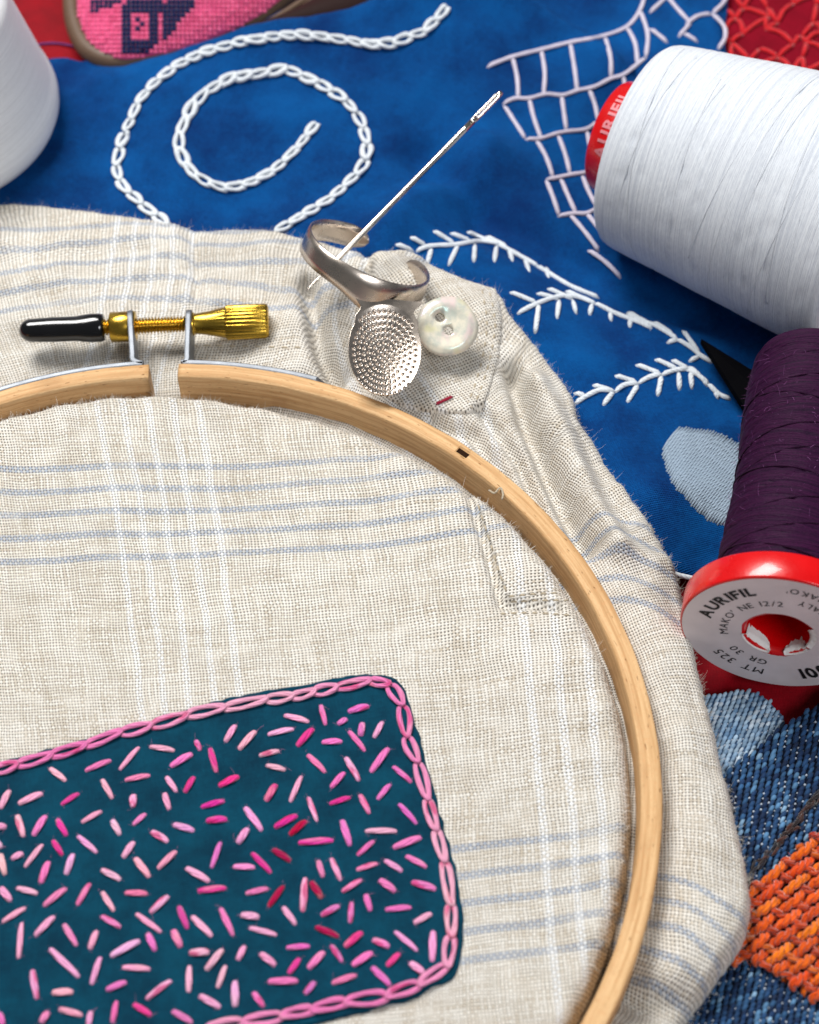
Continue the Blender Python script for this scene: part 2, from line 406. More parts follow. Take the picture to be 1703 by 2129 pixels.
# ---- chain stitches
def chain_link(name, A, B, wd, r, zf, mat, parent, color=None, lift=None):
    A = np.array(A[:2]); B = np.array(B[:2]); d = B-A; L = np.linalg.norm(d); d = d/L; n = np.array((-d[1], d[0]))
    lift = r*.7 if lift is None else lift
    q = np.linspace(0, 1, 9); mb = MB(); P = []
    jig = random.uniform(.7, 1.25); skew = random.uniform(-1, 1)
    for sgn in (1, -1):
        seg = []
        for tt in (q if sgn > 0 else q[::-1][1:]):
            lat = wd*jig*(1+.25*sgn*skew)*math.sin(PI*min(1, tt**.75))**.8*(1 if tt < 1 else 0)+r*.45
            c = A+d*L*(tt*1.06)+n*sgn*lat
            up = lift+r*.55*sst(.3, .9, tt)-r*1.0*(1-sst(0, .16, tt))
            seg.append((c[0], c[1], zf(c[0], c[1])+up))
        P += seg
    P = resample(catmull(P, 4), 40)
    rr = r*(1+.12*np.sin(np.linspace(0, 14, 40)+random.random()*6)); rr[0] *= .6; rr[-1] *= .6
    v, f, uv = tube(P, rr, 8, .7)
    o = mk(name, v, f, mat, parent, uv=uv, loc=(A[0], A[1], zf(A[0], A[1])))
    if color: o.color = color
    return o
def chain(pts, step, zf, wd, r, mat, parent, cols=None):
    W = [hit(a, b, zf)[:2] for a, b in resample(catmull(pts, 10), step=step)]
    W = [p+rng.normal(0, .022, 2) for p in W]
    for k in range(len(W)-1):
        a = W[k]; b = W[k+1]; chain_link('chain_link', a, b, wd, r*random.uniform(.86, 1.16), zf, mat, parent, None if cols is None else cols(k))
chain([(930, 14), (890, 62), (850, 82), (800, 95), (740, 90), (680, 80), (620, 75), (560, 80), (500, 90), (440, 105), (390, 125), (340, 160), (300, 200),
       (270, 250), (250, 310), (240, 345), (250, 380), (275, 412), (310, 440), (345, 470)], 34, zblue, .066, .057, M_WHITETH, blue)
chain([(660, 255), (635, 290), (600, 330), (560, 360), (520, 383), (480, 393), (440, 388), (400, 360), (377, 330), (372, 290), (385, 250), (410, 212),
       (450, 182), (500, 160), (560, 151), (610, 152), (650, 170), (700, 200), (740, 235), (760, 280), (762, 320), (745, 360), (715, 388), (690, 415),
       (650, 440), (610, 465), (575, 480)], 34, zblue, .066, .057, M_WHITETH, blue)
# ---- straight white stitches, each a short yarn laid on the cloth
def yarn(name, pts, r, zf, mat, parent, lift=.5, ends=True, color=None, step=9):
    Q = resample(catmull(pts, 8) if len(pts) > 2 else np.array(pts, float), step=step)
    W = np.array([hit(a, b, zf, r*lift) for a, b in Q]); n = len(W)
    rr = np.full(n, r)*(1+.07*np.sin(np.arange(n)*1.7+random.random()*6))
    if ends:
        W[0, 2] -= r*.9; W[-1, 2] -= r*.9; rr[0] *= .55; rr[-1] *= .55
    v, f, uv = tube(W, rr, 8, .85)
    o = mk(name, v, f, mat, parent, uv=uv, loc=W[n//2])
    if color: o.color = color
    return o
def zm(pts, ox, oy, sc): return [(ox+a/sc, oy+b/sc) for a, b in pts]
z2 = lambda *p: zm(p, 850, 0, 1.9965)
for p in (z2((325, 275), (430, 235), (550, 205), (670, 175), (800, 150), (905, 110), (960, 40), (985, -40)),
          z2((390, 430), (440, 408), (500, 408), (570, 390), (640, 395), (700, 375), (770, 360), (840, 325), (890, 310), (950, 265), (985, 235)),
          z2((485, 575), (545, 575), (610, 555), (660, 545), (740, 535), (785, 500)), z2((570, 740), (600, 740), (670, 725), (760, 712)),
          z2((620, 895), (690, 885), (740, 885), (790, 858)), z2((430, 235), (450, 320), (455, 408)), z2((550, 205), (565, 300), (560, 395)),
          z2((670, 175), (688, 280), (700, 375)), z2((815, 150), (838, 240), (840, 325)), z2((905, 110), (940, 180), (950, 265)),
          z2((960, 40), (992, 140), (985, 235)), z2((395, 435), (440, 505), (485, 575)), z2((500, 408), (520, 490), (550, 575)), z2((635, 395), (655, 540)),
          z2((750, 370), (775, 440), (785, 500)), z2((890, 310), (902, 380)), z2((530, 580), (570, 650), (600, 735)), z2((620, 558), (650, 640), (670, 720)),
          z2((740, 540), (755, 620)), z2((570, 745), (600, 820), (625, 895)), z2((630, 738), (665, 820), (695, 885)), z2((720, 725), (750, 800), (785, 862)),
          z2((670, 890), (730, 960), (790, 1040)), z2((740, 885), (790, 950)), z2((745, 1035), (820, 1090), (880, 1150)),
          z2((1000, 50), (1060, -5), (1100, -60)), z2((1070, -20), (1110, 30), (1170, 95)), z2((1170, 95), (1120, 150)), z2((1150, 100), (1200, 65), (1260, 55)),
          z2((1260, 55), (1310, 5), (1330, -60)), z2((1260, 55), (1310, 110), (1312, 160), (1285, 200)), z2((1000, 115), (1075, 175)), z2((1140, 135), (1200, 172))):
    yarn('net_stitch', p, .052, zblue, M_NETTH, blue)
z5 = lambda *p: zm(p, 1150, 640, 3.0796)
F = [z2((30, 1040), (90, 1020), (190, 1015), (290, 1000), (380, 1010)), z2((370, 1010), (460, 1060), (540, 1105)), z2((530, 1100), (610, 1150), (680, 1190), (790, 1235))]
F += [z2(a, b) for a, b in (((5, 980), (75, 1020)), ((100, 955), (190, 1010)), ((170, 965), (260, 1000)), ((240, 960), (345, 1003)), ((320, 978), (410, 1025)),
      ((75, 1100), (95, 1025)), ((165, 1100), (205, 1015)), ((270, 1085), (275, 1010)), ((355, 1085), (365, 1015)), ((430, 1082), (415, 1030)), ((500, 1125), (480, 1070)),
      ((580, 1150), (570, 1105)), ((420, 1210), (530, 1255)), ((530, 1215), (620, 1240)), ((575, 1195), (680, 1240)), ((650, 1205), (765, 1255)), ((910, 1295), (1000, 1345)),
      ((525, 1380), (540, 1260)), ((615, 1320), (625, 1240)), ((695, 1300), (680, 1240)), ((750, 1305), (762, 1255)), ((840, 1330), (835, 1290)), ((920, 1355), (918, 1318)),
      ((-55, 1010), (20, 1040)))]
F += [z2((450, 1300), (530, 1260), (620, 1230), (690, 1230), (780, 1260)), z2((770, 1255), (860, 1300), (940, 1330), (1010, 1360)),
      z5((470, 30), (560, 80), (650, 110), (720, 150), (800, 200)), z5((790, 195), (880, 250), (940, 300), (1020, 350))]
F += [z5(a, b) for a, b in (((480, 20), (575, 85)), ((640, 85), (770, 170)), ((830, 140), (940, 295)), ((490, 120), (495, 70)), ((625, 140), (620, 100)),
      ((730, 220), (800, 200)), ((870, 340), (945, 305)), ((255, 490), (380, 530)), ((395, 430), (540, 475)), ((530, 360), (690, 420)), ((655, 325), (800, 392)),
      ((760, 330), (870, 392)), ((870, 370), (950, 445)), ((135, 540), (215, 565)), ((320, 620), (390, 530)), ((475, 600), (545, 490)), ((670, 560), (695, 430)),
      ((810, 525), (805, 405)), ((890, 515), (880, 405)), ((990, 500), (960, 450)), ((1060, 580), (1035, 525)))]
F += [z5((140, 610), (220, 560), (300, 525), (400, 530)), z5((395, 535), (460, 490), (550, 480)), z5((545, 480), (620, 440), (700, 420)),
      z5((695, 425), (790, 395), (860, 390)), z5((855, 388), (930, 430), (1000, 490)), z5((990, 480), (1060, 550), (1140, 585))]
for p in F: yarn('feather_stitch', p, .054, zblue, M_WHITETH, blue)
yarn('hem_stitch', [(1380, 1186), (1425, 1199), (1470, 1207)], .05, zblue, M_WHITETH, blue)
# ---- satin stitched dot: threads side by side
dot = np.array(z5((700, 910), (722, 850), (790, 765), (900, 768), (1000, 775), (1100, 812), (1190, 872), (1290, 1000), (1290, 1200), (1200, 1350), (1080, 1388), (1000, 1360), (920, 1292), (850, 1212), (770, 1122), (718, 1010)))
dv = np.array((.60, -.80)); dn = np.array((.80, .60)); cen = dot.mean(0)
def inpoly(p, P):
    x, y = p; c = False; n = len(P)
    for i in range(n):
        a, b = P[i], P[i-1]
        if (a[1] > y) != (b[1] > y) and x < (b[0]-a[0])*(y-a[1])/(b[1]-a[1])+a[0]: c = not c
    return c
for k in np.arange(-130, 131, 5.6):
    tt = [s for s in np.arange(-150, 151, 2.) if inpoly(cen+dn*k+dv*s, dot)]
    if len(tt) > 5:
        a = cen+dn*k+dv*(min(tt)-random.uniform(0, 5)); b = cen+dn*k+dv*(max(tt)+random.uniform(0, 5))
        if a[0] > 1720: continue
        yarn('satin_thread', [a, (a+b)/2, b], .036, zblue, M_SATIN, blue, .8, step=18)

# ================================================================ linen cloth
HC = np.array((-4.677, -5.283)); ZT = 1.7; RO = 9.0; RI = 8.62
def polyfit(pts, vals):
    P = np.array(pts); x, y = P[:, 0], P[:, 1]
    A = np.stack([np.ones_like(x), x, y, x*y, x*x, y*y], 1); c = np.linalg.lstsq(A, np.array(vals), rcond=None)[0]
    return lambda x, y: c[0]+c[1]*x+c[2]*y+c[3]*x*y+c[4]*x*x+c[5]*y*y
DVS = .54; PV = 8.9
g1 = {0: [(0, 979), (150, 962), (325, 975), (600, 955), (850, 938)], 2: [(0, 1080), (325, 1068), (600, 1052), (820, 1025)], 3: [(0, 1127), (170, 1107), (325, 1114), (600, 1100), (820, 1075)],
      4: [(0, 1183), (150, 1160), (325, 1168), (600, 1148), (820, 1119), (986, 1085)]}
g2 = {0: [(960, 1772), (1130, 1741), (1280, 1729)], 1: [(960, 1825), (1130, 1790), (1290, 1785)], 2: [(970, 1878), (1150, 1848), (1280, 1838)], 4: [(970, 2003), (1150, 1968), (1270, 1958)]}
P_, v_ = [], []
for G, off in ((g1, 0), (g2, -PV)):
    for k, L in G.items():
        for a, b in L: P_.append(px(a, b, 1.5)[:2]); v_.append(off-DVS*k)
VIN = polyfit(P_, v_)
DUS = .50; PU = 7.35
P_, u_ = [], []
for k, L in enumerate([[(296, 1400), (300, 1300), (247, 971)], [(349, 1400), (345, 1290), (289, 971)], [(398, 1400), (385, 1220)], [(451, 1400), (440, 1240), (391, 971)], [(499, 1400), (485, 1220), (442, 971)]]):
    for a, b in L: P_.append(px(a, b, 1.5)[:2]); u_.append(DUS*k)
for k, L in enumerate([[(1133, 1400), (1160, 1750), (1187, 2100)], [(1183, 1400), (1206, 1750), (1232, 2100)], [(1236, 1400), (1251, 1750)]]):
    for a, b in L: P_.append(px(a, b, 1.5)[:2]); u_.append(PU+DUS*k)
UIN = polyfit(P_, u_)
def uv_in(x, y):
    return UIN(x, y)+.05*nz(x, y, 1, .9)+.14, VIN(x, y)+.07*nz(x, y, 2, .6)-.0
def zin(x, y):
    dx, dy = x-HC[0], y-HC[1]; r = math.hypot(dx, dy); a = math.degrees(math.atan2(dy, dx))
    lo = .20+(.24*sst(35, 60, a)*(1-sst(78, 98, a))-.10*sst(92, 110, a))*sst(3.5, 8.2, r)
    z = ZT-lo+.10*(1-(r/8.5)**2)+.05*nz(x, y, 3, .35)+.02*nz(x, y, 9, 1.1)
    # tucks that the ring pulls in near the rim
    z += .03*math.sin(a*.9+3*nz(dx, dy, 0, .3))*sst(6.5, 8.3, r)
    if 1.5 < dx and 1. < dy:
        d, _, q = poly_dist(FLG, x, y); z -= .20*math.exp(-(d/.085)**2)*sst(0, .06, q)*(1-sst(.94, 1, q))
    if r > 8.2: z -= .5*((r-8.2)/.3)**2.2*.8
    return z
FLG = pxl([(930, 958), (960, 985), (980, 1048), (998, 1108), (1020, 1182), (1041, 1266), (1100, 1264), (1190, 1270)], 1.36)
linen = thing('linen_garment', 'striped natural linen garment stretched in the hoop, its edges bunched around it', 'garment')
NA, NR = 620, 170; V = []; UV = []
angs = np.radians(np.linspace(-180, 180, NA)); rs = np.r_[np.linspace(0, 7.8, NR-26), np.linspace(7.85, 8.52, 26)]
# cartesian fan: radius rows by angle columns
for a in angs:
    for r in rs:
        x, y = HC[0]+r*math.cos(a), HC[1]+r*math.sin(a); V.append((x, y, zin(x, y))); UV.append(uv_in(x, y))
mk('hooped_panel', V, grid_faces(NA, NR), M_LINEN, linen, uv=UV, uv2=UV)

# ---- the loose cloth outside the hoop
OUT = [(-260, 420, .7), (-100, 408, .7), (0, 413, .7), (100, 419, .7), (200, 431, .7), (300, 446, .7), (360, 458, .7), (420, 470, .7), (500, 465, .7), (560, 473, .7), (620, 494, .75), (700, 512, .9),
       (790, 526, 1.05), (860, 520, 1.05), (930, 565, 1.05), (1030, 598, 1.05), (1062, 650, 1.0), (1105, 700, .95), (1152, 762, .9), (1192, 822, .9), (1206, 880, .85), (1240, 918, .85), (1282, 988, .85),
       (1340, 1070, .85), (1385, 1150, .8), (1410, 1210, .8), (1430, 1300, .75), (1450, 1400, .75), (1476, 1500, .75), (1500, 1600, .75), (1530, 1720, .75), (1555, 1830, .8), (1562, 1890, .8),
       (1548, 1955, .8), (1505, 2018, .8), (1455, 2085, .8), (1410, 2135, .8), (1340, 2200, .8), (1300, 2300, .8)]
OW = catmull([px(a, b, c) for a, b, c in OUT], 8)
oa = np.arctan2(OW[:, 1]-HC[1], OW[:, 0]-HC[0]); orr = np.hypot(OW[:, 0]-HC[0], OW[:, 1]-HC[1])
order = np.argsort(oa); oa = oa[order]; orr = orr[order]
fold = lambda pts, z=1.1: pxl(pts, z)
CREASE = [(fold([(640, 590), (652, 650), (662, 720), (700, 790)]), .62, .20), (fold([(1066, 770), (1096, 880), (1150, 1000), (1218, 1140)]), .62, .19),
          (fold([(1290, 2040), (1345, 2080), (1420, 2095)]), .55, .34), (fold([(905, 880), (985, 905), (1060, 1000)]), .34, .16), (fold([(1000, 860), (1080, 960), (1130, 1080)]), .28, .12),
          (fold([(745, 520), (765, 545), (770, 600)]), .2, .09), (fold([(395, 455), (408, 520), (404, 600)]), .10, .07),
          (fold([(1212, 890), (1250, 1010), (1330, 1200)]), .14, .25)]
RIDGE = [(fold([(480, 610), (580, 650), (630, 700), (640, 760)]), .10, .35), (fold([(1110, 800), (1140, 850), (1190, 960), (1290, 1150)]), .32, .28), (fold([(360, 455), (378, 520), (385, 600)]), .10, .16),
         (fold([(0, 560), (200, 540), (340, 520)]), .08, .4), (fold([(0, 480), (300, 470), (560, 510)]), .12, .4), (fold([(1300, 1150), (1390, 1400), (1480, 1750), (1450, 1950)]), .20, .6),
         (fold([(1410, 1160), (1360, 1180), (1270, 1150)]), .10, .25), (fold([(800, 560), (930, 610), (1010, 660)]), .18, .5)]
def zsk(x, y):
    dx, dy = x-HC[0], y-HC[1]; r = math.hypot(dx, dy); a = math.atan2(dy, dx)
    ro = np.interp(a, oa, orr); s = (r-8.9)/(ro-8.9)
    ad = math.degrees(a)
    base = .66+.40*(1-sst(76, 88, ad))+.12*math.exp(-((ad-66)/12)**2)
    z = base+.12*math.sin(PI*min(max(s, 0), 1))
    for P, am, wd in CREASE:
        d, _, q = poly_dist(P, x, y); z -= am*math.exp(-(d/wd)**2)
    for P, am, wd in RIDGE:
        d, _, q = poly_dist(P, x, y); z += am*math.exp(-(d/wd)**2)
    z += .08*nz(x, y, 1, .6)+.07*nz(x, y, 6, 1.5)+.03*nz(x, y, 8, 3.2)
    return z if z > .75 else .58+.17*math.exp((z-.75)/.17)
P_, v_ = [], []
for k, L in enumerate([[(0, 464), (185, 450), (329, 450), (452, 462)], [(0, 511), (123, 501), (247, 493), (349, 485), (411, 497), (534, 499)],
                       [(0, 555), (123, 540), (288, 528), (370, 524), (411, 536), (514, 534), (596, 548)], [(0, 596), (144, 573), (349, 561), (534, 581), (640, 620)]]):
    for a, b in L: P_.append(px(a, b, 1.0)[:2]); v_.append(PV-DVS*(k+1)+DVS)
for k, L in ((1, [(1243, 1131), (1296, 1124), (1370, 1152)]), (2, [(1257, 1170), (1313, 1170), (1384, 1198)]), (4, [(1285, 1258), (1349, 1276), (1401, 1304)])):
    for a, b in L: P_.append(px(a, b, 1.1)[:2]); v_.append(-DVS*k)
for k, L in enumerate([[(1377, 1827), (1427, 1847), (1484, 1885)], [(1374, 1877), (1438, 1900), (1503, 1946)], [(1362, 1930), (1427, 1953), (1484, 2003)], [(1347, 1980), (1408, 2003), (1458, 2034)], [(1320, 2022), (1381, 2045), (1431, 2083)]]):
    for a, b in L: P_.append(px(a, b, 1.1)[:2]); v_.append(-PV-DVS*k)
for k, (a, b) in enumerate([(860, 620), (960, 690), (1000, 760), (960, 840)]): P_.append(px(a, b, 1.1)[:2]); v_.append(PV-DVS*4-[.3, .9, 1.6, 2.2][k])
VSK = rbf(P_, v_)
P_, u_ = [], []
for k, (a, b) in enumerate([(226, 270), (226, 600), (271, 600), (316, 600), (358, 600), (401, 600), (330, 470), (372, 470)]):
    if (a, b) == (226, 270): continue
    P_.append(px(a, b, 1.0)[:2]); u_.append([0, 0, .5, 1.0, 1.5, 2.0, 1.0, 1.5][k])
for a in range(-40, 75, 8):
    for q, st in ((0, .0), (1.2, 1.0), (2.4, 2.0)):
        c, s = math.cos(math.radians(a)), math.sin(math.radians(a)); r = 9+q
        x, y = HC[0]+9*c, HC[1]+9*s; P_.append((HC[0]+r*c, HC[1]+r*s)); u_.append(UIN(x, y)*.9+st*(.55+.45*c)+2.7)
USK = rbf(P_, u_)
def uv_sk(x, y):
    return USK(x, y)+.05*nz(x, y, 1, .9)+.14, VSK(x, y)+.09*nz(x, y, 2, .7)
NT, NS, NROLL = 420, 60, 12
V = []; UV = []; UW = []; edge_pts = []
tops = [None]*NT
for i, a in enumerate(np.linspace(math.radians(-50), math.radians(121), NT)):
    ro = float(np.interp(a, oa, orr)); c, s = math.cos(a), math.sin(a)
    wob = .035*nz(a*60, 0, 1)+.02*nz(a*150, 0, 2)
    rr = .30+.10*nz(a*9, 0, 5); re = ro-rr+wob; arc_ = 0.; pr = pz = 0.
    for q in np.linspace(0, 1, NS):
        r = 8.35+(re-8.35)*q; x, y = HC[0]+r*c, HC[1]+r*s; z = zsk(x, y)
        if r < 9: z -= .12*min(1, (9-r)/.3)
        arc_ = arc_+math.hypot(r-pr, z-pz) if pr else 0.; pr, pz = r, z
        V.append((x, y, z)); UV.append(uv_sk(x, y)); UW.append((-a*10.4+.08*nz(x, y, 1, .6)+.25*nz(x, y, 3, .25), arc_+.10*nz(x, y, 2, .5)+.4*nz(x, y, 4, .25)))
    zt = V[-1][2]; u0, v0 = UV[-1]; w0 = UW[-1]; u1, v1 = uv_sk(HC[0]+(re+.3)*c, HC[1]+(re+.3)*s); du, dv = (u1-u0)/.3, (v1-v0)/.3
    edge_pts.append((HC[0]+re*c, HC[1]+re*s, zt, rr, c, s))
    for q in range(1, NROLL+1):
        ph = PI*.62*q/NROLL; hz = max(zt-.18, .2)
        r = re+rr*math.sin(ph); z = zt-hz*.5*(1-math.cos(ph))*1.25
        V.append((HC[0]+r*c, HC[1]+r*s, max(z, .12))); UV.append((u0+du*rr*ph*1.05, v0+dv*rr*ph*1.05)); UW.append((w0[0], w0[1]+rr*ph*1.15))
skirt = mk('loose_cloth', V, grid_faces(NT, NS+NROLL), M_LINEN, linen, uv=UV, uv2=UW)

# ---- raised layers (placket, pocket flap, patch)
def layer(name, pts, zf, lift, mat, parent, uvf, rings=26, drop=.03, n=160, round_=.12, wob=.012, smooth_px=6):
    B = np.array([hit(a, b, zf, lift)[:2] for a, b in catmull(pts, smooth_px, True)])
    B = resample(np.vstack([B, B[:1]]), n+1)[:-1]
    T = np.roll(B, -1, 0)-np.roll(B, 1, 0); N = np.stack([T[:, 1], -T[:, 0]], 1); N /= np.linalg.norm(N, axis=1)[:, None]
    B = B+N*np.array([[nz(p[0], p[1], 3, 5)*wob*2] for p in B])
    c = B.mean(0); V = []; UV = []
    S_ = list(np.linspace(0, .9, rings-8))+list(np.linspace(.92, 1, 8))
    size = np.linalg.norm(B-c, axis=1)
    for s in S_:
        for k, p in enumerate(B):
            q = c+(p-c)*s; dd = (1-s)*size[k]
            e = math.sqrt(max(0, 1-(1-min(1, dd/round_))**2))
            V.append((q[0], q[1], zf(q[0], q[1])+lift*e-drop*(1-sst(0, .02, dd)))); UV.append(uvf(q[0], q[1]))
    o = mk(name, V, grid_faces(len(S_), n, True), mat, parent, uv=UV, uv2=UV); return o, B
def uv_pl(x, y): return x*.87+y*.5+.05*nz(x, y, 1, .9), y*.87-x*.5+.09*nz(x, y, 2, .7)
placket, PB = layer('placket', [(772, 528), (830, 524), (905, 552), (970, 578), (1024, 595), (1034, 603), (1044, 660), (1038, 740), (1020, 800), (1006, 844), (998, 852), (930, 856), (840, 842), (780, 800), (752, 720), (750, 620)],
      zsk, .085, M_LINEN, linen, uv_pl, round_=.13, n=220)
flap, FB = layer('pocket_flap', [(938, 966), (968, 992), (985, 1045), (1003, 1105), (1025, 1178), (1046, 1258), (1095, 1254), (1180, 1262), (1232, 1275), (1215, 1215), (1165, 1145), (1105, 1072), (1035, 1010), (985, 972)],
      zin, .17, M_LINENP, linen, lambda x, y: (x*.9+y*.43, y*.9-x*.43+.08*nz(x, y, 2, .7)), round_=.10, n=220)
zflap = lambda x, y: zin(x, y)+.168
zpl = lambda x, y: zsk(x, y)+.08
def seam(pts, zf, r=.022, dash=13, gap=9):
    Q = resample(catmull(pts, 8), step=1.); k = 0
    while k+dash < len(Q): yarn('seam_stitch', [Q[k], Q[k+dash]], r, zf, M_TAN, linen, .3, step=4); k += dash+gap
seam([(975, 985), (996, 1055), (1017, 1120), (1040, 1195), (1058, 1242)], zflap)
seam([(1058, 1240), (1110, 1235), (1165, 1232)], zflap); seam([(1062, 1251), (1120, 1248), (1185, 1248)], zflap); seam([(1040, 1276), (1110, 1274), (1200, 1280)], zin)
seam([(1018, 606), (1030, 670), (1020, 740), (1003, 800), (985, 846)], zpl); seam([(1002, 600), (1013, 670), (1004, 740), (988, 800), (970, 846)], zpl)
for k in range(9):
    a = 395+k*27; yarn('seam_stitch', [(a, 717+k*.6), (a+15, 718+k*.6)], .022, zsk, M_TAN, linen, .2, step=4)
yarn('red_stitch', [(906, 840), (922, 833), (942, 823)], .035, zpl, M_REDTH, linen, .6, step=5)
yarn('loose_end', [(1016, 1018), (1028, 1025), (1040, 1014), (1046, 1026), (1044, 1038)], .02, lambda x, y: ZT+.02, M_TAN, linen, 1., step=3)

# ---- teal patch with its pink stitches
PATCH = [(-170, 1630), (0, 1581), (130, 1546), (300, 1499), (480, 1446), (640, 1419), (700, 1405), (770, 1399), (812, 1402), (834, 1416), (852, 1455), (880, 1545), (905, 1640), (935, 1750), (956, 1830), (966, 1920),
         (962, 1985), (950, 2022), (925, 2045), (900, 2052), (850, 2080), (720, 2112), (600, 2140), (400, 2185), (100, 2250), (-170, 2330)]
patch, PBd = layer('patch', PATCH, zin, .075, M_TEAL, linen, lambda x, y: (x*.97+y*.22, y*.97-x*.22), round_=.06, n=340, wob=.02, rings=90)
zpt = lambda x, y: zin(x, y)+.075
PINKS = {'p': (240, 168, 206), 'm': (234, 122, 186), 'h': (224, 58, 146), 'd': (168, 4, 66), 'c': (240, 170, 202)}
def pcol(k):
    c = np.array(PINKS[k]); c = c+rng.normal(0, 7, 3); return (*s2l(np.clip(c, 0, 250)), 1)
CH = [(-60, 1618), (-10, 1603), (35, 1591), (105, 1572), (176, 1552), (250, 1524), (313, 1510), (387, 1489), (464, 1474), (552, 1456), (607, 1450), (652, 1440), (698, 1431), (768, 1417), (808, 1424), (835, 1466), (845, 1531),
      (867, 1584), (888, 1661), (906, 1725), (923, 1790), (937, 1880), (938, 1946), (930, 2008), (874, 2047), (807, 2072), (723, 2084), (652, 2100), (589, 2112), (508, 2126), (430, 2140)]
for k in range(len(CH)-1):
    A, B = [hit(*c, zpt)[:2] for c in CH[k:k+2]]
    chain_link('chain_link', A, B, .060, .045, zpt, M_PINK, patch, (lambda t_: (*s2l(np.array((238, 170, 196))*(1-t_)+np.array((232, 120, 180))*t_), 1))(.5+.5*math.sin(k*.55)))
# one grain-of-rice stitch, shared by all
L = np.linspace(0, 1, 9)
L = np.array([0, .03, .10, .22, .36, .5, .64, .78, .90, .97, 1]); rr_ = np.array([.38, .62, .80, .93, 1, 1, 1, .93, .80, .62, .38]); an = np.linspace(0, 2*PI, 25)
v = np.array([(l-.5, r_*(1+.16*math.cos(6*a+5*l))*math.cos(a), .55*r_*(1+.16*math.cos(6*a+5*l))*math.sin(a)+.95*math.sin(PI*l)**.5-.85) for l, r_ in zip(L, rr_) for a in an]); uv = np.array([(l*.6, a/(2*PI)) for l in L for a in an]); f = [q[::-1] for q in grid_faces(11, 25)]+[tuple(range(0, 24)), tuple(range(273, 249, -1))]
STM = mk('stitch', v*np.array((1, 1, 1)), f, M_PINK, patch, uv=uv).data
# scale the cross-section separately: the mesh is 1 long, 2 wide
SA = """290 615 390 695 c;500 635 660 570 m;705 630 825 490 c;880 490 1035 515 c;1005 610 1140 530 m;1155 450 1185 515 m;1240 495 1280 645 h;1330 465 1395 360 p;1290 725 1415 665 h;735 690 890 660 m;600 680 665 800 p;980 665 1045 760 p;1090 765 1150 665 h;970 760 1000 865 p;790 770 785 850 p;0 860 60 745 c;105 830 255 765 c;360 835 470 765 h;480 940 605 870 p;100 890 140 1025 c;195 1020 275 895 m;335 915 395 1020 h;660 920 710 1015 p;785 955 865 885 m;1185 850 1330 810 h;1215 930 1345 920 h;1020 950 1150 990 p;890 990 995 1055 p;-60 965 40 965 c;455 1015 575 1120 p;145 1205 255 1065 p;310 1040 370 1135 h;65 1155 140 1120 c;0 1120 30 1250 c;240 1300 290 1165 m;390 1250 435 1120 p;725 1150 795 1050 p;795 1145 885 1265 p;930 1215 1045 1105 p;595 1215 715 1280 p;1250 1210 1305 1050 m;1095 1205 1240 1290 p;95 1325 225 1360 c;0 1320 65 1405 c;255 1435 395 1325 m;455 1430 535 1295 m;600 1345 675 1465 p;735 1355 875 1360 m;1165 1345 1340 1325 h;885 1475 1000 1370 p;10 1530 155 1440 c;800 1475 955 1590 p;1055 1430 1110 1570 h;1130 1490 1255 1615 p;1300 1440 1380 1610 m;595 1490 715 1560 m;205 1610 325 1490 p;110 1745 130 1525 p;375 1535 455 1670 m;530 1690 575 1575 c;1020 1570 1070 1680 m;870 1590 920 1700 m;650 1730 830 1635 p;290 1680 470 1855 p;540 1900 595 1730 p;720 1795 890 1805 p;1115 1710 1240 1705 p;1215 1815 1320 1685 p;1115 1945 1120 1780 p;1285 1920 1335 1780 p;190 1805 220 1985 p;305 1945 435 1940 c;625 1930 750 1880 m;860 1985 1015 1870 p;1175 1960 1305 2035 p;1390 2030 1390 1870 p;345 2040 490 2080 p;665 2125 690 1990 m;785 2010 895 2080 h;1015 2050 1140 2125 m;240 2125 290 2055 m;520 2150 540 2050 p;-10 2060 20 2140 m;-40 1040 10 1090 c"""
SB = """310 305 465 345 c;530 240 560 365 m;690 285 820 250 m;630 360 690 325 m;765 430 780 345 m;845 440 900 340 c;695 395 795 520 m;45 510 150 395 p;215 420 375 385 p;390 490 490 380 h;535 465 660 460 m;165 545 290 515 p;205 600 325 630 p;450 535 560 645 m;675 550 760 695 p;825 645 935 495 m;955 605 1070 705 m;590 735 675 640 m;865 805 945 710 m;205 815 270 710 h;350 820 420 660 p;455 785 510 935 p;580 830 710 790 h;760 770 820 890 m;80 845 185 990 p;255 970 395 895 h;345 1015 450 925 d;40 1065 105 970 p;655 920 705 1080 m;790 990 985 990 p;990 825 1100 950 m;955 1090 1130 1025 m;395 1060 610 1045 h;745 1135 850 1045 m;245 1095 355 1170 d;120 1115 240 1240 h;10 1200 145 1205 p;515 1160 545 1265 m;590 1145 650 1285 p;740 1220 870 1180 m;905 1160 1015 1230 p;1030 1135 1160 1205 m;1065 1290 1215 1335 m;655 1350 775 1275 m;875 1275 975 1350 m;85 1360 225 1330 m;220 1440 315 1310 d;425 1470 440 1260 p;470 1285 540 1390 d;795 1360 825 1465 m;705 1535 715 1405 m;530 1490 645 1430 m;305 1435 385 1545 p;55 1485 170 1500 p;910 1455 1070 1440 m;1080 1535 1190 1475 p;1195 1575 1190 1765 p;105 1560 275 1605 p;495 1555 640 1615 d;670 1675 780 1585 h;835 1630 940 1675 m;965 1580 1105 1700 p;325 1680 470 1670 m;590 1660 660 1765 m;715 1785 840 1705 m;920 1790 1000 1710 h;170 1710 265 1785 p;455 1805 555 1700 m;40 1755 85 1665 p;340 1835 410 1740 h;1055 1765 1145 1835 p;830 1790 945 1905 m;595 1890 745 1840 m;215 1880 400 1875 m;435 1955 500 1880 m;130 1940 195 2030 m"""
first = True
